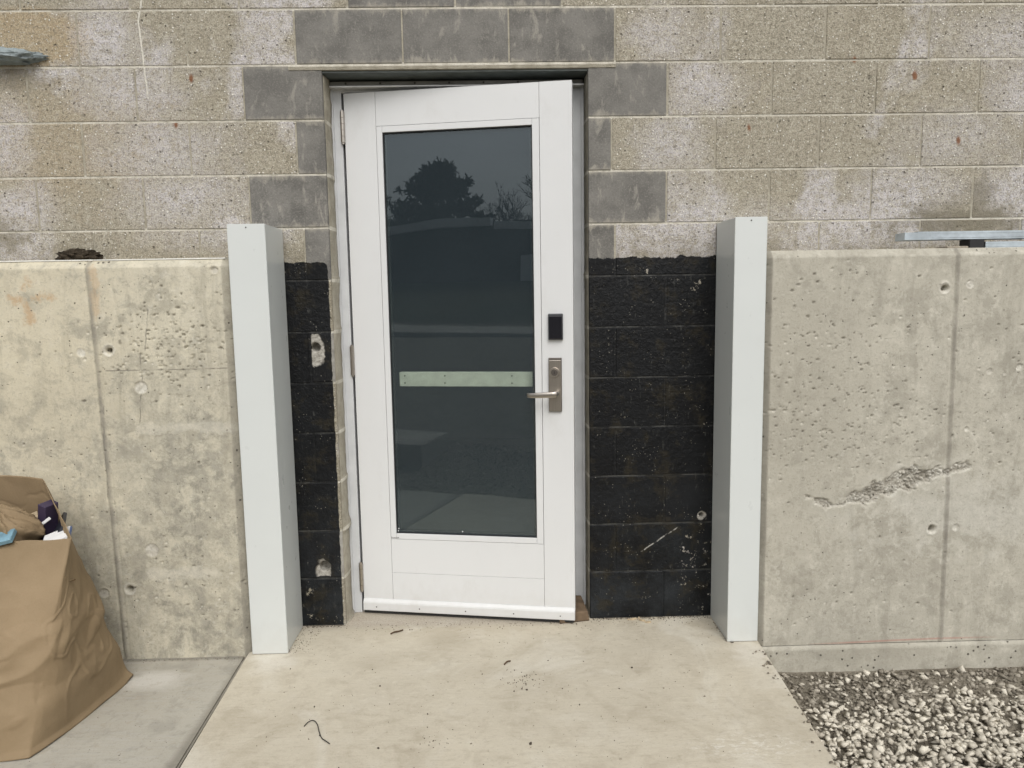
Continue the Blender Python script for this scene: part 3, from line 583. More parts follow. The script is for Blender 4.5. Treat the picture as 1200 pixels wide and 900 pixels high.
# mortar bed behind the blocks (frame-shaped sheet with depth)
bm = bmesh.new()
yb, yd = .0026, .085
def sheet(xa, xb):
    rb = [(p_ + .006, q_ - .006, (12 - r_) * BH + .006, (13 - r_) * BH - .006) for (p_, q_, r_) in relief_blocks if p_ >= xa - .02 and q_ <= xb + .02]
    cuts = sorted({-.19, OZ} | {c_ for r_ in rb for c_ in r_[2:]})
    for za, zb_ in zip(cuts, cuts[1:]):
        x_ = xa
        for (p_, q_, c0, c1) in sorted(rb):
            if c0 < (za + zb_) / 2 < c1: bx(bm, x_, p_, yb, yd, za, zb_); x_ = min(q_, xb)
        if xb - x_ > .001: bx(bm, x_, xb, yb, yd, za, zb_)
sheet(-3.9, OX0 - .001); sheet(OX1 + .001, 3.9); bx(bm, -3.9, 3.9, yb, yd, OZ + .0005, 3.05)
bm_obj('mortar_joints', bm, M['mortar'], wall)
# lintel bed: pale mortar lip between lintel blocks and steel angle
n_ = 60; bm = bmesh.new(); lp = []
for i in range(n_ + 1):
    x = OX0 - .125 + (OX1 + .105 - OX0 + .125) * i / n_; w_ = rnd.uniform(-.0012, .0012)
    lp.append([bm.verts.new(c) for c in ((x, .03, OZ + .022), (x, -.004 + w_, OZ + .0215), (x, -.005 + w_, OZ + .013), (x, -.0028 + w_, OZ + .002), (x, .03, OZ + .0015))])
for a, b in zip(lp, lp[1:]):
    for k in range(5): bm.faces.new((a[k], a[(k + 1) % 5], b[(k + 1) % 5], b[k]))
bm.faces.new(lp[0]); bm.faces.new(lp[-1]); bm_obj('mortar_lip', bm, M['mortar'], wall)
bm = bmesh.new(); bx(bm, OX0 - .1, OX1 + .1, .006, .20, OZ - .0065, OZ - .0005); bx(bm, OX0 + .001, OX1 - .001, .19, .20, OZ - .12, OZ - .007); bm_obj('lintel_angle', bm, M['steel'], wall)
# reveal returns (block ends inside the opening)
for k, (xa, xb) in enumerate(((OX0 - .12, OX0), (OX1, OX1 + .12))):
    for r in range(2, 13):
        z0 = (12 - r) * BH + G / 2; z1 = min(z0 + BH - G, OZ - .008)
        bm = bmesh.new(); bx(bm, xa, xb, .0905, .30, z0, z1, .003); o = bm_obj('block', bm, M['dark'] if r < 6 else M['block'], wall)
bm = bmesh.new(); bx(bm, OX0 - .14, OX0 - .004, .0902, .298, -.1, OZ - .01); bx(bm, OX1 + .004, OX1 + .14, .0902, .298, -.1, OZ - .01); bm_obj('mortar_bed', bm, M['mortar'], wall)
# lumpy mortar smeared between block reveal and steel frame, left and right
for side, x0, wd in ((-1, OX0, .014), (1, OX1, .008)):
    nz = 420; zz = np.linspace(.0, OZ - .012, nz); row = []
    V = []; amp_ = [rnd.uniform(.0, 1.1) for _ in range(16)]
    for z in zz:
        jo = amp_[int(z / BH + .5)] * math.exp(-(((z / BH + .5) % 1) - .5 + (float(vn(np.array(z * 30.), np.array(1.))) - .5) * .1) ** 2 * 230)      # fatter at each bed joint
        b_ = .25 + .55 * float(fbm(np.array(z * 26.), np.array(3. + side), 4)) + (.85 * jo)
        ww = wd * b_
        for (u, y) in ((-.004, .012), (ww * .25, .02), (ww * .75, .05), (ww, .08), (ww * .9, .115), (-.004, .12)): V.append((x0 - side * u, y, z))
    n6 = 6; F = [(i * n6 + k, i * n6 + (k + 1) % n6, (i + 1) * n6 + (k + 1) % n6, (i + 1) * n6 + k) for i in range(nz - 1) for k in range(n6)]
    o = mesh_obj('mortar_smear', V, F, M['mortar'], wall, True); bmm = bmesh.new(); bmm.from_mesh(o.data); bmesh.ops.recalc_face_normals(bmm, faces=bmm.faces); bmm.to_mesh(o.data); bmm.free()
# dark interior behind the door
bm = bmesh.new()
bx(bm, -3, 3, 4.0, 4.1, -.1, 2.9); bx(bm, -3.1, -3, .3, 4.1, -.1, 2.9); bx(bm, 3, 3.1, .3, 4.1, -.1, 2.9); bx(bm, -3.1, 3.1, .3, 4.1, 2.9, 3.0); bx(bm, -3.1, 3.1, .325, 4.1, -.1, -.004)
bx(bm, -3.1, OX0 - .06, .301, .33, -.1, 2.9); bx(bm, OX1 + .06, 3.1, .301, .33, -.1, 2.9); bx(bm, OX0 - .06, OX1 + .06, .301, .33, OZ - .004, 2.9)
bx(bm, -3.9, 3.9, .088, .30, OZ + .002, 3.05); bx(bm, -3.9, OX0 - .15, .088, .3, -.15, OZ); bx(bm, OX1 + .15, 3.9, .088, .3, -.15, OZ)
bm_obj('interior_shell', bm, M['dark_int'], wall)

# ================================================================== CONCRETE RETAINING WALLS
def conc_wall(name, x0, x1, fine0, fine1, zlo, joints, holes, discs, honey, mat, label, bugs, inner):
    root = tag(empty(name, ((x0 + x1) / 2, -.12, 0)), label, 'wall')
    st = .0036
    ux = np.concatenate([np.arange(x0, fine0, .05), np.arange(fine0, fine1, st), np.arange(fine1, x1, .05), [x1]])
    ux = np.unique(np.round(ux, 5)); ux = ux[(ux >= x0) & (ux <= x1)]
    uz = np.concatenate([np.arange(zlo, 1.5, st), [1.5]])
    XX, ZZ = np.meshgrid(ux, uz, indexing='ij'); rs = np.random.RandomState(5)
    D = (fbm(XX * 2.3, ZZ * 2.3 + 9, 3) - .5) * .006 + (fbm(XX * 26, ZZ * 26, 3) - .5) * .0016
    pit = np.zeros_like(XX); jn = np.zeros_like(XX); crv = np.zeros_like(XX); pore = np.zeros_like(XX)
    for (xt, xb, wd) in joints:
        xc = xb + (xt - xb) * ZZ / 1.5 + (fbm(ZZ * 7 + 2, ZZ * 0 + xt, 2) - .5) * .006
        u = (XX - xc); g_ = np.exp(-(u / wd) ** 2)
        D += g_ * .0035 * (.3 + fbm(ZZ * 24, XX * 0 + 1, 2)); D -= np.exp(-((u + wd * 1.3) / (wd * .5)) ** 2) * .003
        D -= np.exp(-((u - wd * 1.4) / (wd * .5)) ** 2) * .0022
        jn = np.maximum(jn, np.clip(1.25 - np.abs(u) / (wd * 1.2), 0, 1) * (.55 + .6 * fbm(ZZ * 10, XX * 30, 3)))
    for (cx, cz, op) in holes:      # open tie holes
        r = np.sqrt((XX - cx) ** 2 + (ZZ - cz) ** 2); wv = (fbm(XX * 60, ZZ * 60, 2) - .5) * .006
        D -= np.clip((.019 + wv - r) / .008, 0, 1) * .006
        D -= np.clip((op + wv - r) / .003, 0, 1) * .055
        D += np.exp(-((r - .022) / .003) ** 2) * .0018; pit = np.maximum(pit, np.exp(-((r - .018) / .005) ** 2) * .7)
    for (cx, cz, rr, dp) in discs:     # grouted tie holes
        r = np.sqrt((XX - cx) ** 2 + (ZZ - cz) ** 2); wv = (fbm(XX * 70, ZZ * 70, 2) - .5) * .005
        inn = np.clip((rr + wv - r) / .003, 0, 1); D -= inn * dp; D += inn * (fbm(XX * 130, ZZ * 130, 2) - .5) * .006
        D += np.exp(-((r - rr - .002) / .0022) ** 2) * .0015; pit = np.maximum(pit, inn * .8)
    for (cx, cz, sx, sz, cnt) in bugs:  # air pockets
        for k in range(cnt):
            bx_, bz_ = cx + rs.randn() * sx, cz + rs.randn() * sz
            if not (fine0 < bx_ < fine1 and zlo < bz_ < 1.46): continue
            br_ = rs.uniform(.002, .0055); s = rs.uniform(.5, 1.3)
            i0, i1 = np.searchsorted(ux, [bx_ - .012, bx_ + .012]); j0, j1 = np.searchsorted(uz, [bz_ - .012, bz_ + .012])
            rr_ = np.sqrt(((XX[i0:i1, j0:j1] - bx_) * s) ** 2 + (ZZ[i0:i1, j0:j1] - bz_) ** 2)
            q_ = np.clip((br_ - rr_) / br_ * 2, 0, 1); D[i0:i1, j0:j1] -= q_ * .0055; pore[i0:i1, j0:j1] = np.maximum(pore[i0:i1, j0:j1], q_ * rs.choice([-.6, 1, 1, .6]) * np.ones_like(q_)) if rs.rand() < .8 else np.minimum(pore[i0:i1, j0:j1], -q_)
    if honey:                          # honeycombed band of exposed pebbles
        for (ax, az, bx2, bz2, wd0, wd1) in honey:
            t = np.clip(((XX - ax) * (bx2 - ax) + (ZZ - az) * (bz2 - az)) / ((bx2 - ax) ** 2 + (bz2 - az) ** 2), 0, 1)
            dd = np.sqrt((XX - ax - t * (bx2 - ax)) ** 2 + (ZZ - az - t * (bz2 - az)) ** 2)
            ww = wd0 + (wd1 - wd0) * t; wv = (fbm(XX * 28, ZZ * 28, 3) - .5) * .05
            mk = np.clip((ww + wv - dd) / .008, 0, 1)
            ii = np.where((mk > 0)); px, pz = XX[ii], ZZ[ii]
            nb = 700; cxs = rs.uniform(min(ax, bx2) - .05, max(ax, bx2) + .05, nb); czs = rs.uniform(min(az, bz2) - .06, max(az, bz2) + .06, nb); cr2 = rs.uniform(.7, 1.3, nb)
            best = np.full(px.shape, 9.); sec = np.full(px.shape, 9.)
            for a_, b_, c_ in zip(cxs, czs, cr2):
                q_ = np.sqrt((px - a_) ** 2 + ((pz - b_) * 1.25) ** 2) * c_; sec = np.minimum(sec, np.maximum(best, q_)); best = np.minimum(best, q_)
            peb = np.clip((sec - best) / .0062, 0, 1) ** .6
            D[ii] += mk[ii] * (-.011 + peb * .0105); pit[ii] = np.maximum(pit[ii], mk[ii]); crv[ii] = np.maximum(crv[ii], mk[ii] * (1 - peb))
    # chamfered top and chamfered end beside the post
    ch = np.clip((ZZ - 1.474) / .026, 0, 1); D -= ch * .024
    e = (inner - XX) if x0 < 0 else (XX - inner)
    D -= np.clip((.022 - e) / .022, 0, 1) * .020; jn = np.maximum(jn, np.clip((.026 - e) / .004, 0, 1) * .7)
    hole_m = np.stack([XX, -.235 - D, ZZ], -1); hole_m[..., 0] -= (x0 + x1) / 2; hole_m[..., 1] += .12
    link('cast_face', grid_mesh('cast_face', hole_m, {'rough_pit': pit, 'joint': jn, 'crevice': crv, 'pore': pore}), mat, root)
    cx = (x0 + x1) / 2
    top = np.stack([np.stack([ux - cx, np.full_like(ux, y), np.full_like(ux, 1.5) + (0 if k else 0)], -1) for k, y in enumerate((-.211 + .12, 0 - .003 + .12))], 1)
    top[:, 0, 1] = hole_m[:, -1, 1]
    link('top_face', grid_mesh('top_face', top), mat, root)
    bm = bmesh.new()      # body behind the face: back, ends, bottom
    for xe in (x0, x1):
        bm.faces.new([bm.verts.new(c) for c in ((xe - cx, -.0915, zlo), (xe - cx, .117, zlo), (xe - cx, .117, 1.5), (xe - cx, -.0915, 1.5))])
    bm.faces.new([bm.verts.new(c) for c in ((x0 - cx, .117, zlo), (x1 - cx, .117, zlo), (x1 - cx, .117, 1.5), (x0 - cx, .117, 1.5))])
    bx(bm, x0 - cx + .001, x1 - cx - .001, -.045, .116, zlo - .05, 1.4)
    bm_obj('wall_core', bm, mat, root)
    return root
wl = conc_wall('retaining_wall', -4.2, -1.034, -2.05, -1.034, -.05, [(-1.533, -1.507, .008)], [(-1.480, 1.176, .009), (-1.474, .270, .010)],
          [(-1.581, 1.171, .017, .002), (-1.375, 1.039, .024, .004), (-1.38, .421, .026, .0015), (-1.57, .258, .018, .003), (-1.083, 1.46, .014, .005)], None, M['concL'],
          'warm beige cast concrete retaining wall on the left, behind the paper bag', [(-1.27, 1.22, .14, .07, 170), (-1.25, 1.1, .13, .05, 80), (-1.3, .3, .2, .12, 60), (-1.6, .8, .3, .4, 60)], -1.034)
wr = conc_wall('retaining_wall', .926, 4.2, .926, 2.25, -.022, [(1.638, 1.653, .008)], [(1.592, 1.353, .009), (1.592, .433, .010)],
          [(1.592, 1.363, .017, -.006), (1.688, 1.366, .016, .002), (1.685, .438, .014, .004), (1.74, 1.05, .006, .004), (1.84, 1.03, .007, .004), (1.706, .821, .009, .005), (1.781, 1.04, .012, .004), (1.894, 1.054, .014, .005)],
          [(1.215, .532, 1.36, .580, .016, .034), (1.34, .585, 1.52, .640, .034, .046), (1.50, .628, 1.72, .674, .032, .014), (1.10, .575, 1.2, .535, .007, .010)], M['concR'],
          'grey cast concrete retaining wall on the right, with a honeycombed streak', [(1.12, 1.2, .14, .2, 140), (1.2, .82, .2, .12, 230), (1.75, .8, .15, .1, 60), (1.5, 1.1, .3, .2, 60), (1.3, .3, .25, .2, 50)], .926)
bm = bmesh.new(); x = -4.19
while x < -1.06:
    L_ = rnd.uniform(.08, .5); bx(bm, x - (-2.617), min(x + L_, -1.05) + 2.617, -.215 + .12, -.16 + .12, 1.5003, 1.5045 + rnd.uniform(0, .001), .0008); x += L_ + rnd.choice((.0, .003, .012))
bm_obj('edge_highlight_strip', bm, M['strip'], wl)  # added pale strip, stands in for the top edge catching sky light
# footing below the right wall, 12 mm proud
ux = np.arange(.90, 4.2, .02); uz = np.linspace(-.30, -.026, 16); XX, ZZ = np.meshgrid(ux, uz, indexing='ij')
Yf = -.243 + (fbm(XX * 8, ZZ * 8) - .5) * .012; Pf = np.stack([XX - 2.563, Yf + .12, ZZ], -1); Pf = np.concatenate([Pf, Pf[:, -1:] * (1, 0, 1) + (0, -.10, 0.0)], 1)
link('footing', grid_mesh('footing', Pf), M['concR'], wr)

# ================================================================== WHITE POSTS
def post(x0, x1, label):
    cx = (x0 + x1) / 2
    p = tag(empty('end_post', (cx, -.12, 0)), label, 'post', 'white metal end posts beside the doorway')
    hw = (x1 - x0) / 2
    bm = bmesh.new()
    for a in (-hw, hw - .0016): bx(bm, a, a + .0016, -.117, .112, .002, 1.6195)
    bm_obj('side_sheet', bm, M['post'], p)
    bm = bmesh.new(); bx(bm, -hw - .0012, hw + .0012, -.1195, -.1172, .0022, 1.6212, .0008); bm_obj('front_sheet', bm, M['post'], p)
    bm = bmesh.new(); bx(bm, -hw + .0003, hw - .0003, -.1168, .1125, 1.6145, 1.6205, .0006); bm_obj('top_cap', bm, M['post'], p)
    bm = bmesh.new(); bx(bm, -hw - .0028, -hw - .0012, -.1195, -.1055, .003, 1.6205, .0006); bx(bm, hw + .0012, hw + .0028, -.1195, -.1055, .003, 1.6205, .0006); bm_obj('folded_hem', bm, M['post'], p)
    bm = bmesh.new(); cyl(bm, (.0, -.1195, 1.609), (.0, -.1222, 1.609), .0028, .002, 8); bm_obj('screw', bm, M['screw'], p)
    return p
post(-1.024, -.894, 'white metal end post left of the door')
post(.808, .921, 'white metal end post right of the door')

# ================================================================== DOOR FRAME
fr = tag(empty('door_frame', (-.2, .12, 0)), 'grey steel door frame set back in the block opening', 'frame')
def fbox(name, a, b, c, d, e, f, mat, bev=.0015, parent=fr): return box(name, a + .2, b + .2, c - .12, d - .12, e, f, mat, parent, bev)
FJ = .1215
def jamb(x0, x1, s, mat):
    bm = bmesh.new(); o = .2
    bx(bm, x0 + o, x1 + o, FJ - .12, .24 - .12, .0, 2.182, .0025, 2)                         # face + body
    xs_ = (x1 - .001, x1 + .016) if s < 0 else (x0 - .016, x0 + .001)
    bx(bm, xs_[0] + o, xs_[1] + o, .172 - .12, .222 - .12, .0, 2.165, .002)     # stop
    xb_ = (x0 - .001, x0 + .010) if s < 0 else (x1 - .010, x1 + .001)
    bx(bm, xb_[0] + o, xb_[1] + o, FJ - .129, FJ - .1215, .0, 2.18, .001)        # thin backbend return
    return bm_obj('jamb', bm, mat, fr)
jamb(-.712, -.6705, -1, M['frame']); jamb(.2535, .2975, 1, M['frame'])
fbox('header', -.713, .2985, .1225, .24, 2.1655, 2.2062, M['frame'])
fbox('header_stop', -.66, .25, .172, .222, 2.150, 2.1654, M['frame'])
fbox('weather_strip', -.708, .2945, .096, .1224, 2.183, 2.2005, M['header'], .002)
fbox('drip_edge', -.712, .2965, .084, .1228, 2.1755, 2.1815, M['alu'], .001)
for k in range(7):
    bm = bmesh.new(); x = -.645 + k * .136; cyl(bm, (x + .2, .0963 - .12, 2.1925), (x + .2, .0945 - .12, 2.1925), .0042, None, 10); bm_obj('screw', bm, M['screw'], fr)
fbox('threshold', -.666, .253, .125, .25, .001, .011, M['alu'], .002)

# ================================================================== DOOR (hinged left, standing 10 degrees open)
TH = math.radians(10.1)
door = tag(empty('glazed_door', (-.661, .121, 0), -TH), 'white glazed door standing slightly ajar with dark reflective glass', 'door')
T = .045; g1 = .0011
def dbox(name, a, b, e, f, mat=None, c=0., d=T, bev=.0008, parent=door): return box(name, a, b, c, d, e, f, mat or M['door'], parent, bev)
dbox('stile', 0, .131 - g1, .0125, 2.161); dbox('stile', .7835 + g1, .910, .0125, 2.161)
dbox('top_rail', .131, .7835, 2.029, 2.1608, c=.0003); dbox('bottom_rail', .131, .7835, .184 + g1, .333, c=.0003); dbox('kick_rail', .131, .7835, .0128, .184, c=.0005)
bev_ = .0012
dbox('glazing_bead', .1315, .155, .3345, 2.0275, c=-.0015, bev=bev_); dbox('glazing_bead', .7555, .783, .3345, 2.0275, c=-.0015, bev=bev_)
dbox('glazing_bead', .1555, .755, 2.0035, 2.0275, c=-.0013, bev=bev_); dbox('glazing_bead', .1555, .755, .3345, .3585, c=-.0013, bev=bev_)
bm = bmesh.new()
for (a, b, c, d) in ((.1545, .1585, .358, 2.004), (.7515, .7558, .358, 2.004), (.158, .752, 1.9995, 2.004), (.158, .752, .358, .3615)): bx(bm, a, b, .004, .012, c, d)
for (a, b, c, d) in ((.1545, .1665, .358, 2.004), (.7435, .7558, .358, 2.004), (.166, .744, 1.992, 2.004), (.166, .744, .358, .370)): bx(bm, a, b, .0165, .026, c, d)
bm_obj('gasket', bm, M['gasket'], door)
box('glass_pane', .1552, .7552, .0125, .0160, .3582, 2.0037, M['glass'], door)
# panic bar fixed on the inner side, seen through the glass
bm = bmesh.new(); bx(bm, .176, .80, .050, .080, .980, 1.040, .0025, 2); pb = bm_obj('panic_bar', bm, M['bar'], door)
for x in (.372, .654, .20):
    for z in (.995, 1.025):
        bm = bmesh.new(); cyl(bm, (x, .0498, z), (x, .0484, z), .0035, None, 8); bm_obj('screw', bm, M['nickel_dark'], pb)
# hinges
for z in (2.03, 1.094, .163):
    bm = bmesh.new()
    for k in range(5): cyl(bm, (-.005, -.0085, z - .06 + k * .024 + .0008), (-.005, -.0085, z - .06 + (k + 1) * .024 - .0008), .0088, None, 14)
    cyl(bm, (-.005, -.0085, z - .066), (-.005, -.0085, z + .066), .0055, None, 12)
    bx(bm, -.002, .0005, -.0035, .02, z - .058, z + .058); bx(bm, -.0068, -.0055, -.0045, .012, z - .058, z + .058)
    bm_obj('hinge', bm, M['nickel'], door)
# card reader
bm = bmesh.new(); bx(bm, .8115, .8700, -.014, -.0002, 1.175, 1.278, .003, 2); rd = bm_obj('card_reader', bm, M['black_edge'], door)
box('reader_face', .8145, .8668, -.0185, -.0138, 1.178, 1.2695, M['black'], rd, .002, 2)
# lock with lever
bm = bmesh.new(); bx(bm, .8115, .8635, -.011, -.0002, .888, 1.1035, .0012, 2); lk = bm_obj('lock_plate', bm, M['nickel_dark'], door)
box('plate_face', .8135, .8605, -.0140, -.0108, .8905, 1.0945, M['nickel'], lk, .0012, 2)
bm = bmesh.new(); cyl(bm, (.8355, -.0138, 1.046), (.8355, -.024, 1.046), .0205, .0185, 32); bm_obj('lock_cylinder', bm, M['nickel'], lk, False)
bm = bmesh.new(); cyl(bm, (.8355, -.0239, 1.046), (.8355, -.0262, 1.046), .0135, .0125, 24); bm_obj('lock_core', bm, M['nickel_dark'], lk)
bm = bmesh.new(); bx(bm, .8343, .8367, -.0270, -.0261, 1.0405, 1.0515); bm_obj('keyway', bm, M['gasket'], lk)
bm = bmesh.new()
cyl(bm, (.8445, -.0138, .9635), (.8445, -.056, .9635), .0105, .0105, 20)
secs = [(.853, -.050, .0085, .0085, .9635), (.846, -.058, .0125, .0085, .9635), (.83, -.062, .0118, .0065, .9625), (.80, -.062, .0112, .0055, .9605), (.77, -.061, .0108, .0052, .9592), (.745, -.058, .0102, .005, .9585), (.732, -.053, .0095, .0045, .9585), (.727, -.047, .007, .003, .9585)]
rg_ = []
for (x, y, hz, hy, zc) in secs: rg_.append([bm.verts.new((x, y + math.sin(a) * hy, zc + math.copysign(abs(math.cos(a)) ** .55, math.cos(a)) * hz)) for a in [k * math.pi / 8 for k in range(16)]])
for a, b in zip(rg_, rg_[1:]):
    for k in range(16): bm.faces.new((a[k], a[(k + 1) % 16], b[(k + 1) % 16], b[k]))
bm.faces.new(rg_[0]); bm.faces.new(rg_[-1]); bm_obj('lever_handle', bm, M['nickel'], lk, True)
# bottom sweep: projecting aluminium drip, black brush, screws
bm = bmesh.new(); pr = [(-.0002, .066), (-.004, .065), (-.0125, .056), (-.0145, .050), (-.0145, .0185), (-.012, .0165), (-.0002, .0165)]
ra = [bm.verts.new((.001, y, z)) for y, z in pr]; rb = [bm.verts.new((.909, y, z)) for y, z in pr]
for k in range(len(pr)): bm.faces.new((ra[k], ra[(k + 1) % 7], rb[(k + 1) % 7], rb[k]))
bm.faces.new(ra); bm.faces.new(rb); sw = bm_obj('door_sweep', bm, M['door'], door)
box('brush_strip', .003, .905, -.009, .004, .0065, .0163, M['gasket'], sw)
for x in (.06, .25, .45, .655, .85):
    bm = bmesh.new(); cyl(bm, (x, -.0144, .034), (x, -.0158, .034), .003, .0022, 8); bm_obj('screw', bm, M['screw'], sw)
# faint scribbled mark and tiny screw hole at the lower left bead corner
bm = bmesh.new(); x = .134
for hgt in (.007, .004, .0045, .0035, .005, .006):
    bx(bm, x, x + .0012, -.0024, -.0016, .3375, .3375 + hgt); bx(bm, x, x + .004, -.0024, -.0016, .3375 + hgt * .45, .3375 + hgt * .45 + .001); x += .0058
bm_obj('scribbled_mark', bm, M['screw'], door)
for (x, z) in ((.163, .376), (.44, .372), (.16, .366)):
    bm = bmesh.new(); cyl(bm, (x, .0124, z), (x, .0112, z), .0026, None, 8); bm_obj('glass_speck', bm, M['whitep'], door)

# ================================================================== OBJECTS ON THE GROUND
# timber offcut jammed behind the door edge
bm = bmesh.new()
pts = [(-.075, -.075, 0), (.052, -.052, 0), (.052, .06, 0), (-.075, .06, 0), (-.075, -.07, .040), (.046, -.048, .040), (.030, .07, .062), (-.075, .08, .062)]
v = [bm.verts.new(p) for p in pts]
for f in ((0, 3, 2, 1), (4, 5, 6, 7), (0, 1, 5, 4), (1, 2, 6, 5), (2, 3, 7, 6), (3, 0, 4, 7)): bm.faces.new([v[i] for i in f])
bmesh.ops.bevel(bm, geom=bm.edges[:], offset=.003, segments=1, affect='EDGES')
tag(bm_obj('timber_offcut', bm, M['wood'], loc=(.245, .030, .0008)), 'brown timber offcut on the ground under the free edge of the door', 'wood block')

def pathpts(pts, n=24):
    pts = [Vector(p) for p in pts]; out = []
    for i in range(len(pts) - 1):
        p0, p1, p2, p3 = pts[max(i - 1, 0)], pts[i], pts[i + 1], pts[min(i + 2, len(pts) - 1)]
        for k in range(6):
            t = k / 6; out.append(.5 * ((2 * p1) + (p2 - p0) * t + (2 * p0 - 5 * p1 + 4 * p2 - p3) * t * t + (3 * p1 - p0 - 3 * p2 + p3) * t ** 3))
    return out + [pts[-1]]
tag(tube('bent_wire', pathpts([(-.704, -.735, .003), (-.694, -.715, .006), (-.678, -.716, .010), (-.662, -.735, .008), (-.650, -.765, .004), (-.634, -.80, .003), (-.618, -.82, .006), (-.602, -.832, .003)]), .0016, M['wire']), 'thin bent dark wire lying on the walkway in front of the left post', 'wire')
tag(tube('twig', pathpts([(-.518, -.100, .004), (-.505, -.090, .006), (-.49, -.083, .005), (-.472, -.070, .005)]), [.003] * 6 + [.0035] * 6 + [.003] * 7, M['rust']), 'short brown twig on the slab near the hinge side of the door', 'twig')
tag(tube('twig', pathpts([(-.063, -.375, .004), (-.052, -.362, .008), (-.040, -.352, .005)]), .0028, M['rust']), 'tiny dark twig in the middle of the walkway', 'twig')
# wood chips at the foot of the black wall
for k, (x, y, L_, a, lab) in enumerate(((.475, -.020, .045, .2, 'long tan wood chip at the foot of the black wall, left of the shorter chips'), (.515, -.035, .032, -.5, 'short tan wood chip lying crosswise at the foot of the black wall'), (.535, -.052, .03, .1, 'reddish tan wood chip nearest the camera by the black wall'), (.505, -.012, .022, .9, 'smallest pale wood splinter touching the foot of the black wall'))):
    bm = bmesh.new(); v = [bm.verts.new(p) for p in ((-L_ / 2, 0, 0), (0, -.006, 0), (L_ / 2, -.001, 0), (L_ * .3, .006, 0), (-L_ / 2 + .003, .001, .005), (0, -.004, .007), (L_ / 2 - .004, 0, .006), (L_ * .25, .004, .006))]
    for f in ((0, 3, 2, 1), (4, 5, 6, 7), (0, 1, 5, 4), (1, 2, 6, 5), (2, 3, 7, 6), (3, 0, 4, 7)): bm.faces.new([v[i] for i in f])
    o = tag(bm_obj('wood_chip', bm, M['chip'], loc=(x, y, .001)), lab, 'wood chip', 'wood chips by the wall foot'); o.rotation_euler = (0, 0, a)
# crumbs and grit on the slabs
deb = []
for i in range(420):
    x = rnd.uniform(-.86, .79); y = rnd.uniform(-1.1, -.03); deb.append((x, y, .001, rnd.uniform(.0008, .0026) * (1.7 if rnd.random() < .1 else 1), rnd.random() ** 3))
for i in range(260):
    deb.append((rnd.uniform(-.72, .80), min(.0, rnd.gauss(-.035, .02)), .001, rnd.uniform(.001, .0035), rnd.random()))
for i in range(60): deb.append((rnd.gauss(.0, .035) + .0, rnd.gauss(-.48, .03), .001, rnd.uniform(.0012, .0035), rnd.random() ** 3 * .4))
for i in range(14): deb.append((slab_edge(-.5) - abs(rnd.gauss(0, .012)) - .004, rnd.uniform(-1.1, -.3), .002, rnd.uniform(.002, .005), rnd.uniform(.3, 1)))
deb.append((.817, -.246, .003, .0065, .25)); deb.append((.824, -.249, .003, .004, .1))
for i in range(26):
    a_ = rnd.uniform(-1.2, -.3); deb.append((slab_edge(a_) + .004 - abs(rnd.gauss(0, .02)) - .008, a_, .004, rnd.uniform(.004, .009), rnd.uniform(.4, 1)))
for i in range(24): deb.append((rnd.gauss(-.26, .04), rnd.gauss(-.83, .02), .001, rnd.uniform(.0012, .003), rnd.random() ** 3 * .4))
for i in range(140): deb.append((rnd.uniform(-1.6, -1.06), rnd.uniform(-1.0, -.245), -.008, rnd.uniform(.0008, .0026), rnd.random() ** 2))
for i in range(110): deb.append((rnd.uniform(-1.5, -1.05), -.243 - abs(rnd.gauss(0, .008)), -.008, rnd.uniform(.001, .004), rnd.random()))
for i in range(420): deb.append((rnd.uniform(.31, .80), -abs(rnd.gauss(0, .009)), .001, rnd.uniform(.001, .0042), rnd.random()))
for i in range(200): deb.append((rnd.uniform(-.88, -.72), -abs(rnd.gauss(0, .008)), .001, rnd.uniform(.001, .004), rnd.random()))
for k in range(90):
    t = rnd.random(); deb.append((rnd.choice((-.892, .805)) + rnd.gauss(0, .004), -.24 * t, .001, rnd.uniform(.001, .003), rnd.random()))
for i in range(160): deb.append((rnd.gauss(-.86, .03), rnd.uniform(-.24, -.0), .001, rnd.uniform(.001, .003), rnd.random()))
for (x, y, s) in ((-.005, -.545, .006), (.012, -.55, .0065), (.135, -.55, .003), (.01, -.86, .008), (-.7, -.62, .004), (-.45, -.62, .005), (.40, -.42, .005), (.325, -.28, .004), (-.85, -.36, .005), (-.45, -.86, .005), (.33, -.56, .004), (-.5, -.5, .004), (.1, -.35, .004)):
    deb.append((x, y, .002, s, .08))
tag(scatter('slab_grit', deb, M['crumb']), 'dark grit and crumbs scattered over the slabs', 'grit', kind='stuff')

# ledge objects ---------------------------------------------------------
def lump(name, c, s, mat, seed, label, cat, sub=4, amp=.35, fq=1.6):
    from mathutils import noise as mn
    bm = bmesh.new(); bmesh.ops.create_icosphere(bm, subdivisions=sub, radius=1)
    for v in bm.verts:
        d = 1 + amp * mn.fractal(v.co * fq + Vector((seed, 0, 0)), .8, 2.2, 5); v.co = Vector((v.co.x * s[0] * d, v.co.y * s[1] * d, max(v.co.z * d, -.75) * s[2]))
    return tag(bm_obj(name, bm, mat, loc=c, smooth=True), label, cat)
lump('soil_clod', (-1.655, -.06, 1.523), (.078, .05, .030), M['clod'], 3, 'dark crumbly clod of soil on top of the left concrete wall', 'soil clod', 5, .3, 3)
lump('mortar_ridge', (-1.915, -.012, 2.268), (.155, .055, .031), M['lead'], 9, 'torn grey ridge of old mortar sticking out of the blocks, upper left', 'mortar ridge', 5, .22, 2.6)

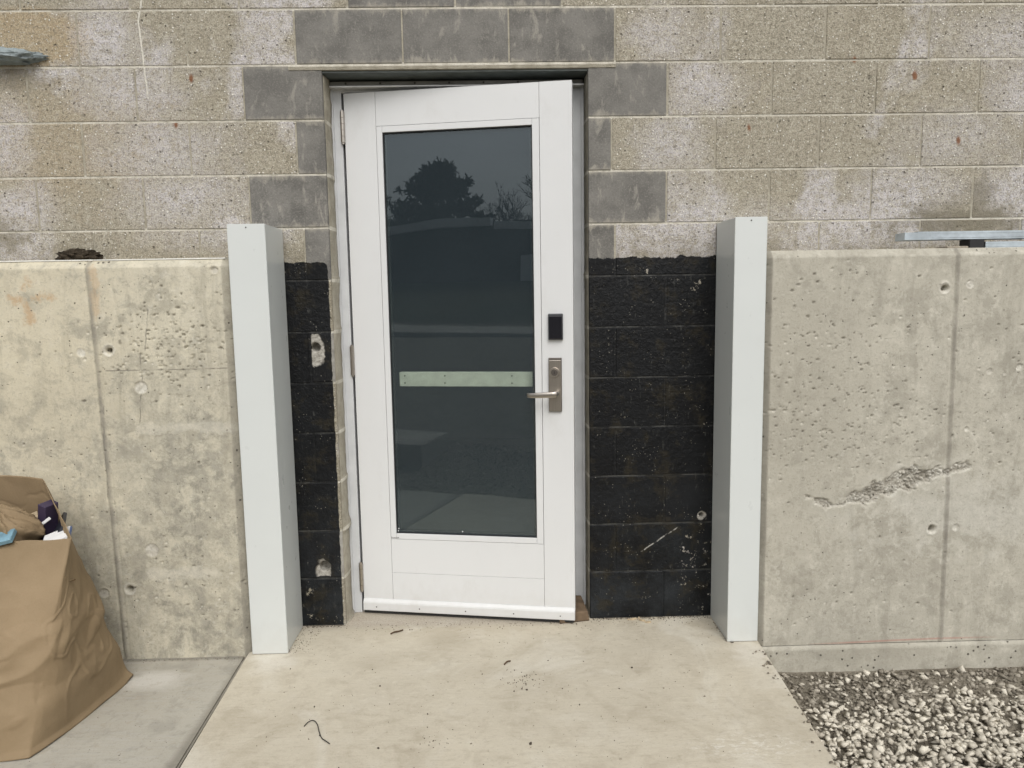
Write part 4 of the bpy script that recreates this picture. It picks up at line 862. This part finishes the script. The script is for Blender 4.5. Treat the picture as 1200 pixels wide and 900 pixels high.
# galvanised channel lying on the right wall, on a scrap and a second rail
def channel(name, x0, x1, y, z0, h, dpt, label, endcap=False):
    cx = (x0 + x1) / 2; root = tag(empty(name, (cx, y, z0)), label, 'metal channel')
    bm = bmesh.new(); a, b = x0 - cx, x1 - cx; t = .0012
    bx(bm, a, b, -dpt / 2, -dpt / 2 + t, 0, h); bx(bm, a, b, dpt / 2 - t, dpt / 2, 0, h); bx(bm, a, b, -dpt / 2 + t, dpt / 2 - t, h - t, h)
    bx(bm, a, b, -dpt / 2 - .0015, -dpt / 2 - .0001, h * .22, h * .30); bx(bm, a, b, -dpt / 2 - .0015, -dpt / 2 - .0001, h * .76, h * .84)
    bm_obj('channel_body', bm, M['galv'], root)
    if endcap: bm = bmesh.new(); bx(bm, a - .052, a + .05, -dpt / 2 - .0028, dpt / 2 + .002, -.001, h - .003, .0006); bm_obj('channel_end', bm, M['galv'], root)
    return root
channel('metal_channel', 1.525, 3.0, -.13, 1.5355, .030, .062, 'long galvanised metal channel resting above the right concrete wall', True)
channel('metal_channel', 1.783, 3.0, -.135, 1.501, .0235, .06, 'lower galvanised rail lying directly on the right concrete wall, under the longer channel')
bm = bmesh.new(); bx(bm, 1.723, 1.779, -.165, -.10, 1.501, 1.5345, .001); tag(bm_obj('spacer_block', bm, M['gasket']), 'small black spacer block between the channel and the top of the right concrete wall', 'spacer')
bm = bmesh.new(); bx(bm, 1.64, 1.722, -.16, -.08, 1.501, 1.510, .002); bx(bm, 1.56, 1.65, -.15, -.09, 1.501, 1.505, .0015); tag(bm_obj('timber_shim', bm, M['shim']), 'thin tan shim on the concrete ledge left of the black spacer', 'shim')

# ================================================================== PAPER BAG
bag = tag(empty('paper_bag', (-1.7, -.6, -.008)), 'large brown paper bag full of rubbish, standing on the side pavement', 'bag')
base = [Vector(p) for p in ((-1.425, -.375, 0), (-1.505, -.84, 0), (-1.98, -.86, 0), (-1.93, -.34, 0))]
rim = [Vector(p) for p in ((-1.648, -.42, .757), (-1.447, -.62, .608), (-1.93, -.66, .60), (-2.02, -.42, .80))]
def bag_pt(s, t):
    """s in 0..4 round the bag, t 0..1 up"""
    k = int(s) % 4; f = s - int(s)
    def ring(q):
        a, b = q[k], q[(k + 1) % 4]; return a.lerp(b, f)
    p = ring(base).lerp(ring(rim), t)
    c = Vector((-1.71, -.60, p.z)); out = (p - c); out.z = 0; out.normalize()
    bul = math.sin(math.pi * min(1, t * 1.0)) * .022 * (1 + .6 * math.sin(math.pi * f))
    return p, out, bul
NS, NT_ = 320, 150
sv = (np.arange(NS) / NS) * 4; tv = np.linspace(0, 1, NT_)
Pb = np.zeros((NS + 1, NT_, 3))
def fold(s, t):
    a = fbm(np.array(s * 2.1 + t * 1.4), np.array(t * 2.6 + 7), 3) - .5
    b = 1 - abs(2 * float(fbm(np.array(s * 1.7 - t * 2.2 + 5), np.array(t * 3.2 + s + 1), 2)) - 1)
    c = 1 - abs(2 * float(fbm(np.array(s * 6 + 5), np.array(t * 6 + 21), 2)) - 1)
    k1 = abs(2 * float(fbm(np.array(s * 1.3 + t * 2.5 + 3), np.array(t * 2.2 - s * .8 + 31), 2)) - 1); k2 = abs(2 * float(fbm(np.array(s * 4 - t * 3 + 13), np.array(t * 5 + s * 1.5 + 11), 2)) - 1)
    return float(a) * .026 + (b ** 4) * .006 + c ** 6 * .002 - min(k1 * 9, 1) * .011 - min(k2 * 12, 1) * .0045 + .012
for i in range(NS + 1):
    s = (i % NS) / NS * 4
    for j, t in enumerate(tv):
        p, o_, bul = bag_pt(s, t)
        # soften the vertical edges of the bag
        f = s - int(s); e = min(f, 1 - f); rnd_c = -.045 * max(0, 1 - e / .28) ** 2 * (1 - t ** 2) * (.25 + .75 * min(1, t * 4)) + .012 * (1 - t)
        d = bul + rnd_c + fold(s, t) * min(1, .25 + t * 3) * (1 - t ** 3 * .75)
        # crease bands that sag outwards low down (a slumped base)
        d += .010 * math.exp(-((t - .16 - .05 * math.sin(s * 2)) / .07) ** 2) + .006 * math.exp(-((t - .47 - .04 * math.sin(s * 3 + 1)) / .04) ** 2)
        if t < .03: d += .010 * (1 - t / .03)
        q = p + o_ * d
        q.z += (float(vn(np.array(s * 7), np.array(2.))) - .5) * .008 * t ** 8 + (float(vn(np.array(s * 5), np.array(9.))) ** 2) * .012 * (1 - t) ** 12
        Pb[i, j] = (q.x + 1.7, q.y + .6, q.z)
shell = link('bag_shell', grid_mesh('bag_shell', Pb), M['paper'], bag)
sm = shell.modifiers.new('thickness', 'SOLIDIFY'); sm.thickness = .0022; sm.offset = -1
# bottom and inner filling (crumpled kraft paper heaped inside)
NF = 70; u = np.linspace(0, 1, NF); U_, V_ = np.meshgrid(u, u, indexing='ij')
rr = [np.array(r[:]) for r in rim]
Q = (rr[1][None, None] * ((1 - U_) * (1 - V_))[..., None] + rr[2][None, None] * (U_ * (1 - V_))[..., None] + rr[3][None, None] * (U_ * V_)[..., None] + rr[0][None, None] * ((1 - U_) * V_)[..., None])
Q[..., 2] = .44 + .02 * V_ + (1 - np.abs(2 * fbm(U_ * 5, V_ * 5, 3) - 1)) ** 2 * .05
Q[..., :2] = (Q[..., :2] - [-1.76, -.53]) * 1.02 + [-1.76, -.53]
link('inner_paper', grid_mesh('inner_paper', Q - [-1.7, -.6, -.008] * np.ones(3)), M['paper'], bag)
# crumpled smaller paper bag lying in the opening
NF = 90; a = np.linspace(0, 2 * math.pi, NF); b = np.linspace(-.5 * math.pi, .5 * math.pi, 60); A_, B_ = np.meshgrid(a, b, indexing='ij')
rad = 1 + (1 - np.abs(2 * fbm(np.cos(A_) * 1.7 + 5, np.sin(A_) * 1.7 + B_ * 1.6, 3) - 1)) ** 3 * .38 - .18
sx, sy, sz = (np.sign(np.cos(A_)) * np.abs(np.cos(A_)) ** .7 * np.cos(B_), np.sign(np.sin(A_)) * np.abs(np.sin(A_)) ** .7 * np.cos(B_), np.sin(B_))
Pc = np.stack([sx * .135 * rad, sy * .075 * rad, sz * .085 * rad], -1)
me = grid_mesh('crumpled_bag', Pc); cb = tag(link('crumpled_bag', me, M['paper'], loc=(-1.735, -.555, .60)), 'small crumpled brown bag stuffed into the open top of the big paper bag', 'bag'); cb.rotation_euler = (.1, .12, -.2)
def slabby(name, loc, size, rot, mat, label, cat, mat2=None):
    bm = bmesh.new(); bx(bm, -size[0] / 2, size[0] / 2, -size[1] / 2, size[1] / 2, -size[2] / 2, size[2] / 2, .0015)
    o = tag(bm_obj(name, bm, mat, loc=loc), label, cat); o.rotation_euler = rot
    if mat2:
        box('page_edge', -size[0] / 2 + .003, size[0] / 2 - .003, -size[1] / 2 - .001, size[1] / 2 - .002, -size[2] / 2 + .003, size[2] / 2 + .0015, mat2, o)
    return o
slabby('carton', (-1.600, -.485, .620), (.034, .05, .13), (.10, .25, -.35), M['purple'], 'upright dark purple carton inside the paper bag', 'carton')
slabby('card', (-1.597, -.52, .620), (.062, .003, .010), (0, -.62, .1), M['whitep'], 'thin white card sticking up beside the purple carton in the bag', 'card')
slabby('magazine', (-1.575, -.50, .570), (.012, .12, .13), (.2, .55, .55), M['navy'], 'dark folded magazine leaning against the right side of the bag opening', 'magazine')
slabby('magazine', (-1.522, -.572, .588), (.085, .09, .010), (.12, -.30, .4), M['blue'], 'blue-covered magazine lying in the near right corner of the bag', 'magazine', M['whitep'])
slabby('carton', (-1.655, -.47, .585), (.06, .05, .10), (.3, -.35, .5), M['chip'], 'small tan carton behind the crumpled bag inside the paper bag', 'carton')
slabby('packet', (-1.668, -.640, .607), (.10, .05, .016), (.5, -.22, .1), M['cyan'], 'light blue plastic packet at the front rim of the paper bag', 'packet')

# ================================================================== WHAT THE DOOR GLASS REFLECTS (behind the photographer)
bm = bmesh.new(); bx(bm, -2.35, -1.72, -3.2, -2.61, -.12, .135, .012, 2); tag(bm_obj('concrete_block', bm, M['slab2']), 'low concrete block past the slab end, seen reflected low in the door glass', 'block')
bd = tag(empty('low_building', (-10, -21.5, 1.7)), 'low dark building with pale roof fascia, reflected in the door glass', 'building')
brown = simple("dark_brick", (.060, .052, .045), .9, 0, .3, 3); fasc = simple("pale_fascia", (.68, .70, .71), .6, 0, .1, 2); roofm = simple("roof_felt", (.09, .09, .09), .9)
def bbx(nm, a, b, c, d, e, f, m): return box(nm, a + 10, b + 10, c + 21.5, d + 21.5, e - 1.7, f - 1.7, m, bd, .01)
bbx('brick_wall', -24, 6, -23.5, -20, 1.2, 3.5, brown); bbx('door_panel', -6.45, -4.9, -19.98, -19.93, 1.78, 2.66, fasc); bbx('roof', -24, 6, -23.6, -19.9, 3.501, 3.52, roofm)
def fascia(pts, y, th):
    bm = bmesh.new(); n = len(pts); R_ = []
    for (x, z) in pts: R_.append([bm.verts.new((x + 10, yy + 21.5, zz - 1.7)) for yy, zz in ((y, z), (y, z - th), (y - .3, z - th), (y - .3, z))])
    for a, b in zip(R_, R_[1:]):
        for k in range(4): bm.faces.new((a[k], a[(k + 1) % 4], b[(k + 1) % 4], b[k]))
    bm.faces.new(R_[0]); bm.faces.new(R_[-1]); return bm_obj('fascia', bm, fasc, bd)
fascia([(-24, 3.3), (-14, 3.66), (-11.2, 3.76), (-9.6, 3.87), (-8.2, 3.9), (-7.42, 3.86)], -19.7, .26); fascia([(-7.30, 3.72), (-6, 3.66), (6, 3.6)], -19.8, .25)
bbx('roof_vent', -6.95, -6.3, -21.5, -21, 3.52, 3.86, roofm)
# trees
bark = simple("bark", (.06, .05, .04), .9, 0, .3, 8); needles = simple("pine_needles", (.040, .060, .034), .8, 0, .45, 1.5)
def limb(bm, p0, p1, r0, r1, n=7): cyl(bm, p0, p1, r0, r1, n, True)
def pine(loc, h, label, prof):
    root = tag(empty('pine_tree', loc), label, 'tree'); bm = bmesh.new(); limb(bm, (0, 0, 0), (.15, 0, h * .9), .28, .06, 9)
    R2 = random.Random(3); tips = []
    for k in range(80):
        z = h * R2.uniform(.22, .97); a = R2.uniform(0, 6.283); r = np.interp(z / h, *prof) * R2.uniform(.55, 1.0)
        tip = Vector((math.cos(a) * r, math.sin(a) * r, z + r * R2.uniform(-.05, .22))); limb(bm, (.1, 0, z - r * .12), tip, .05, .015, 5)
        for q in range(13): f = R2.uniform(.35, 1.04); tips.append(Vector((.1, 0, z - r * .12)).lerp(tip, f) + Vector((R2.gauss(0, .16), R2.gauss(0, .16), R2.gauss(0, .10))))
    bm_obj('trunk', bm, bark, root)
    V = []; F = []
    for c in tips:
        for q in range(16):
            d = Vector((R2.gauss(0, 1), R2.gauss(0, 1), R2.gauss(.35, .7))).normalized(); L_ = R2.uniform(.16, .34); s = d.cross(Vector((R2.gauss(0, 1), R2.gauss(0, 1), R2.gauss(0, 1)))).normalized() * .045
            i = len(V); V += [c - s, c + s, c + d * L_ + s * .6, c + d * L_ - s * .6]; F.append((i, i + 1, i + 2, i + 3))
    mesh_obj('crown', V, F, needles, root)
pine((-12.15, -26.2, 1.9), 4.95, 'broad dark pine tree behind the low building, reflected in the door glass', ([0, .2, .35, .55, .72, .86, 1], [2.6, 3.2, 3.3, 2.75, 2.0, 1.0, .2]))
def bare(loc, h, seed, label):
    root = tag(empty('bare_tree', loc), label, 'tree', 'leafless trees behind the low building'); R2 = random.Random(seed); bm = bmesh.new()
    def grow(p, d, L_, r, lv):
        q = p + d * L_; limb(bm, p, q, r, r * .65, 5)
        if lv == 0: return
        for k in range(R2.choice((2, 3, 3))): grow(p.lerp(q, R2.uniform(.65, 1)), (d + Vector((R2.gauss(0, .42), R2.gauss(0, .42), R2.gauss(.1, .15)))).normalized(), L_ * R2.uniform(.6, .82), r * .6, lv - 1)
    grow(Vector((0, 0, 0)), Vector((0, 0, 1)), h * .38, .12, 5); bm_obj('trunk', bm, bark, root)
for k, (x, h, lb) in enumerate(((-9.9, 3.9, 'slender leafless tree standing right next to the pine, reflected in the door glass'), (-9.3, 4.2, 'leafless tree second from the pine, reflected in the door glass'), (-8.6, 4.5, 'leafless tree between the slender one and the tallest, reflected in the door glass'), (-7.5, 5.2, 'tallest leafless tree at the right edge of the reflection in the door glass'))):
    bare((x, -27.5 - k * .4, 1.9), h, 20 + k, lb)
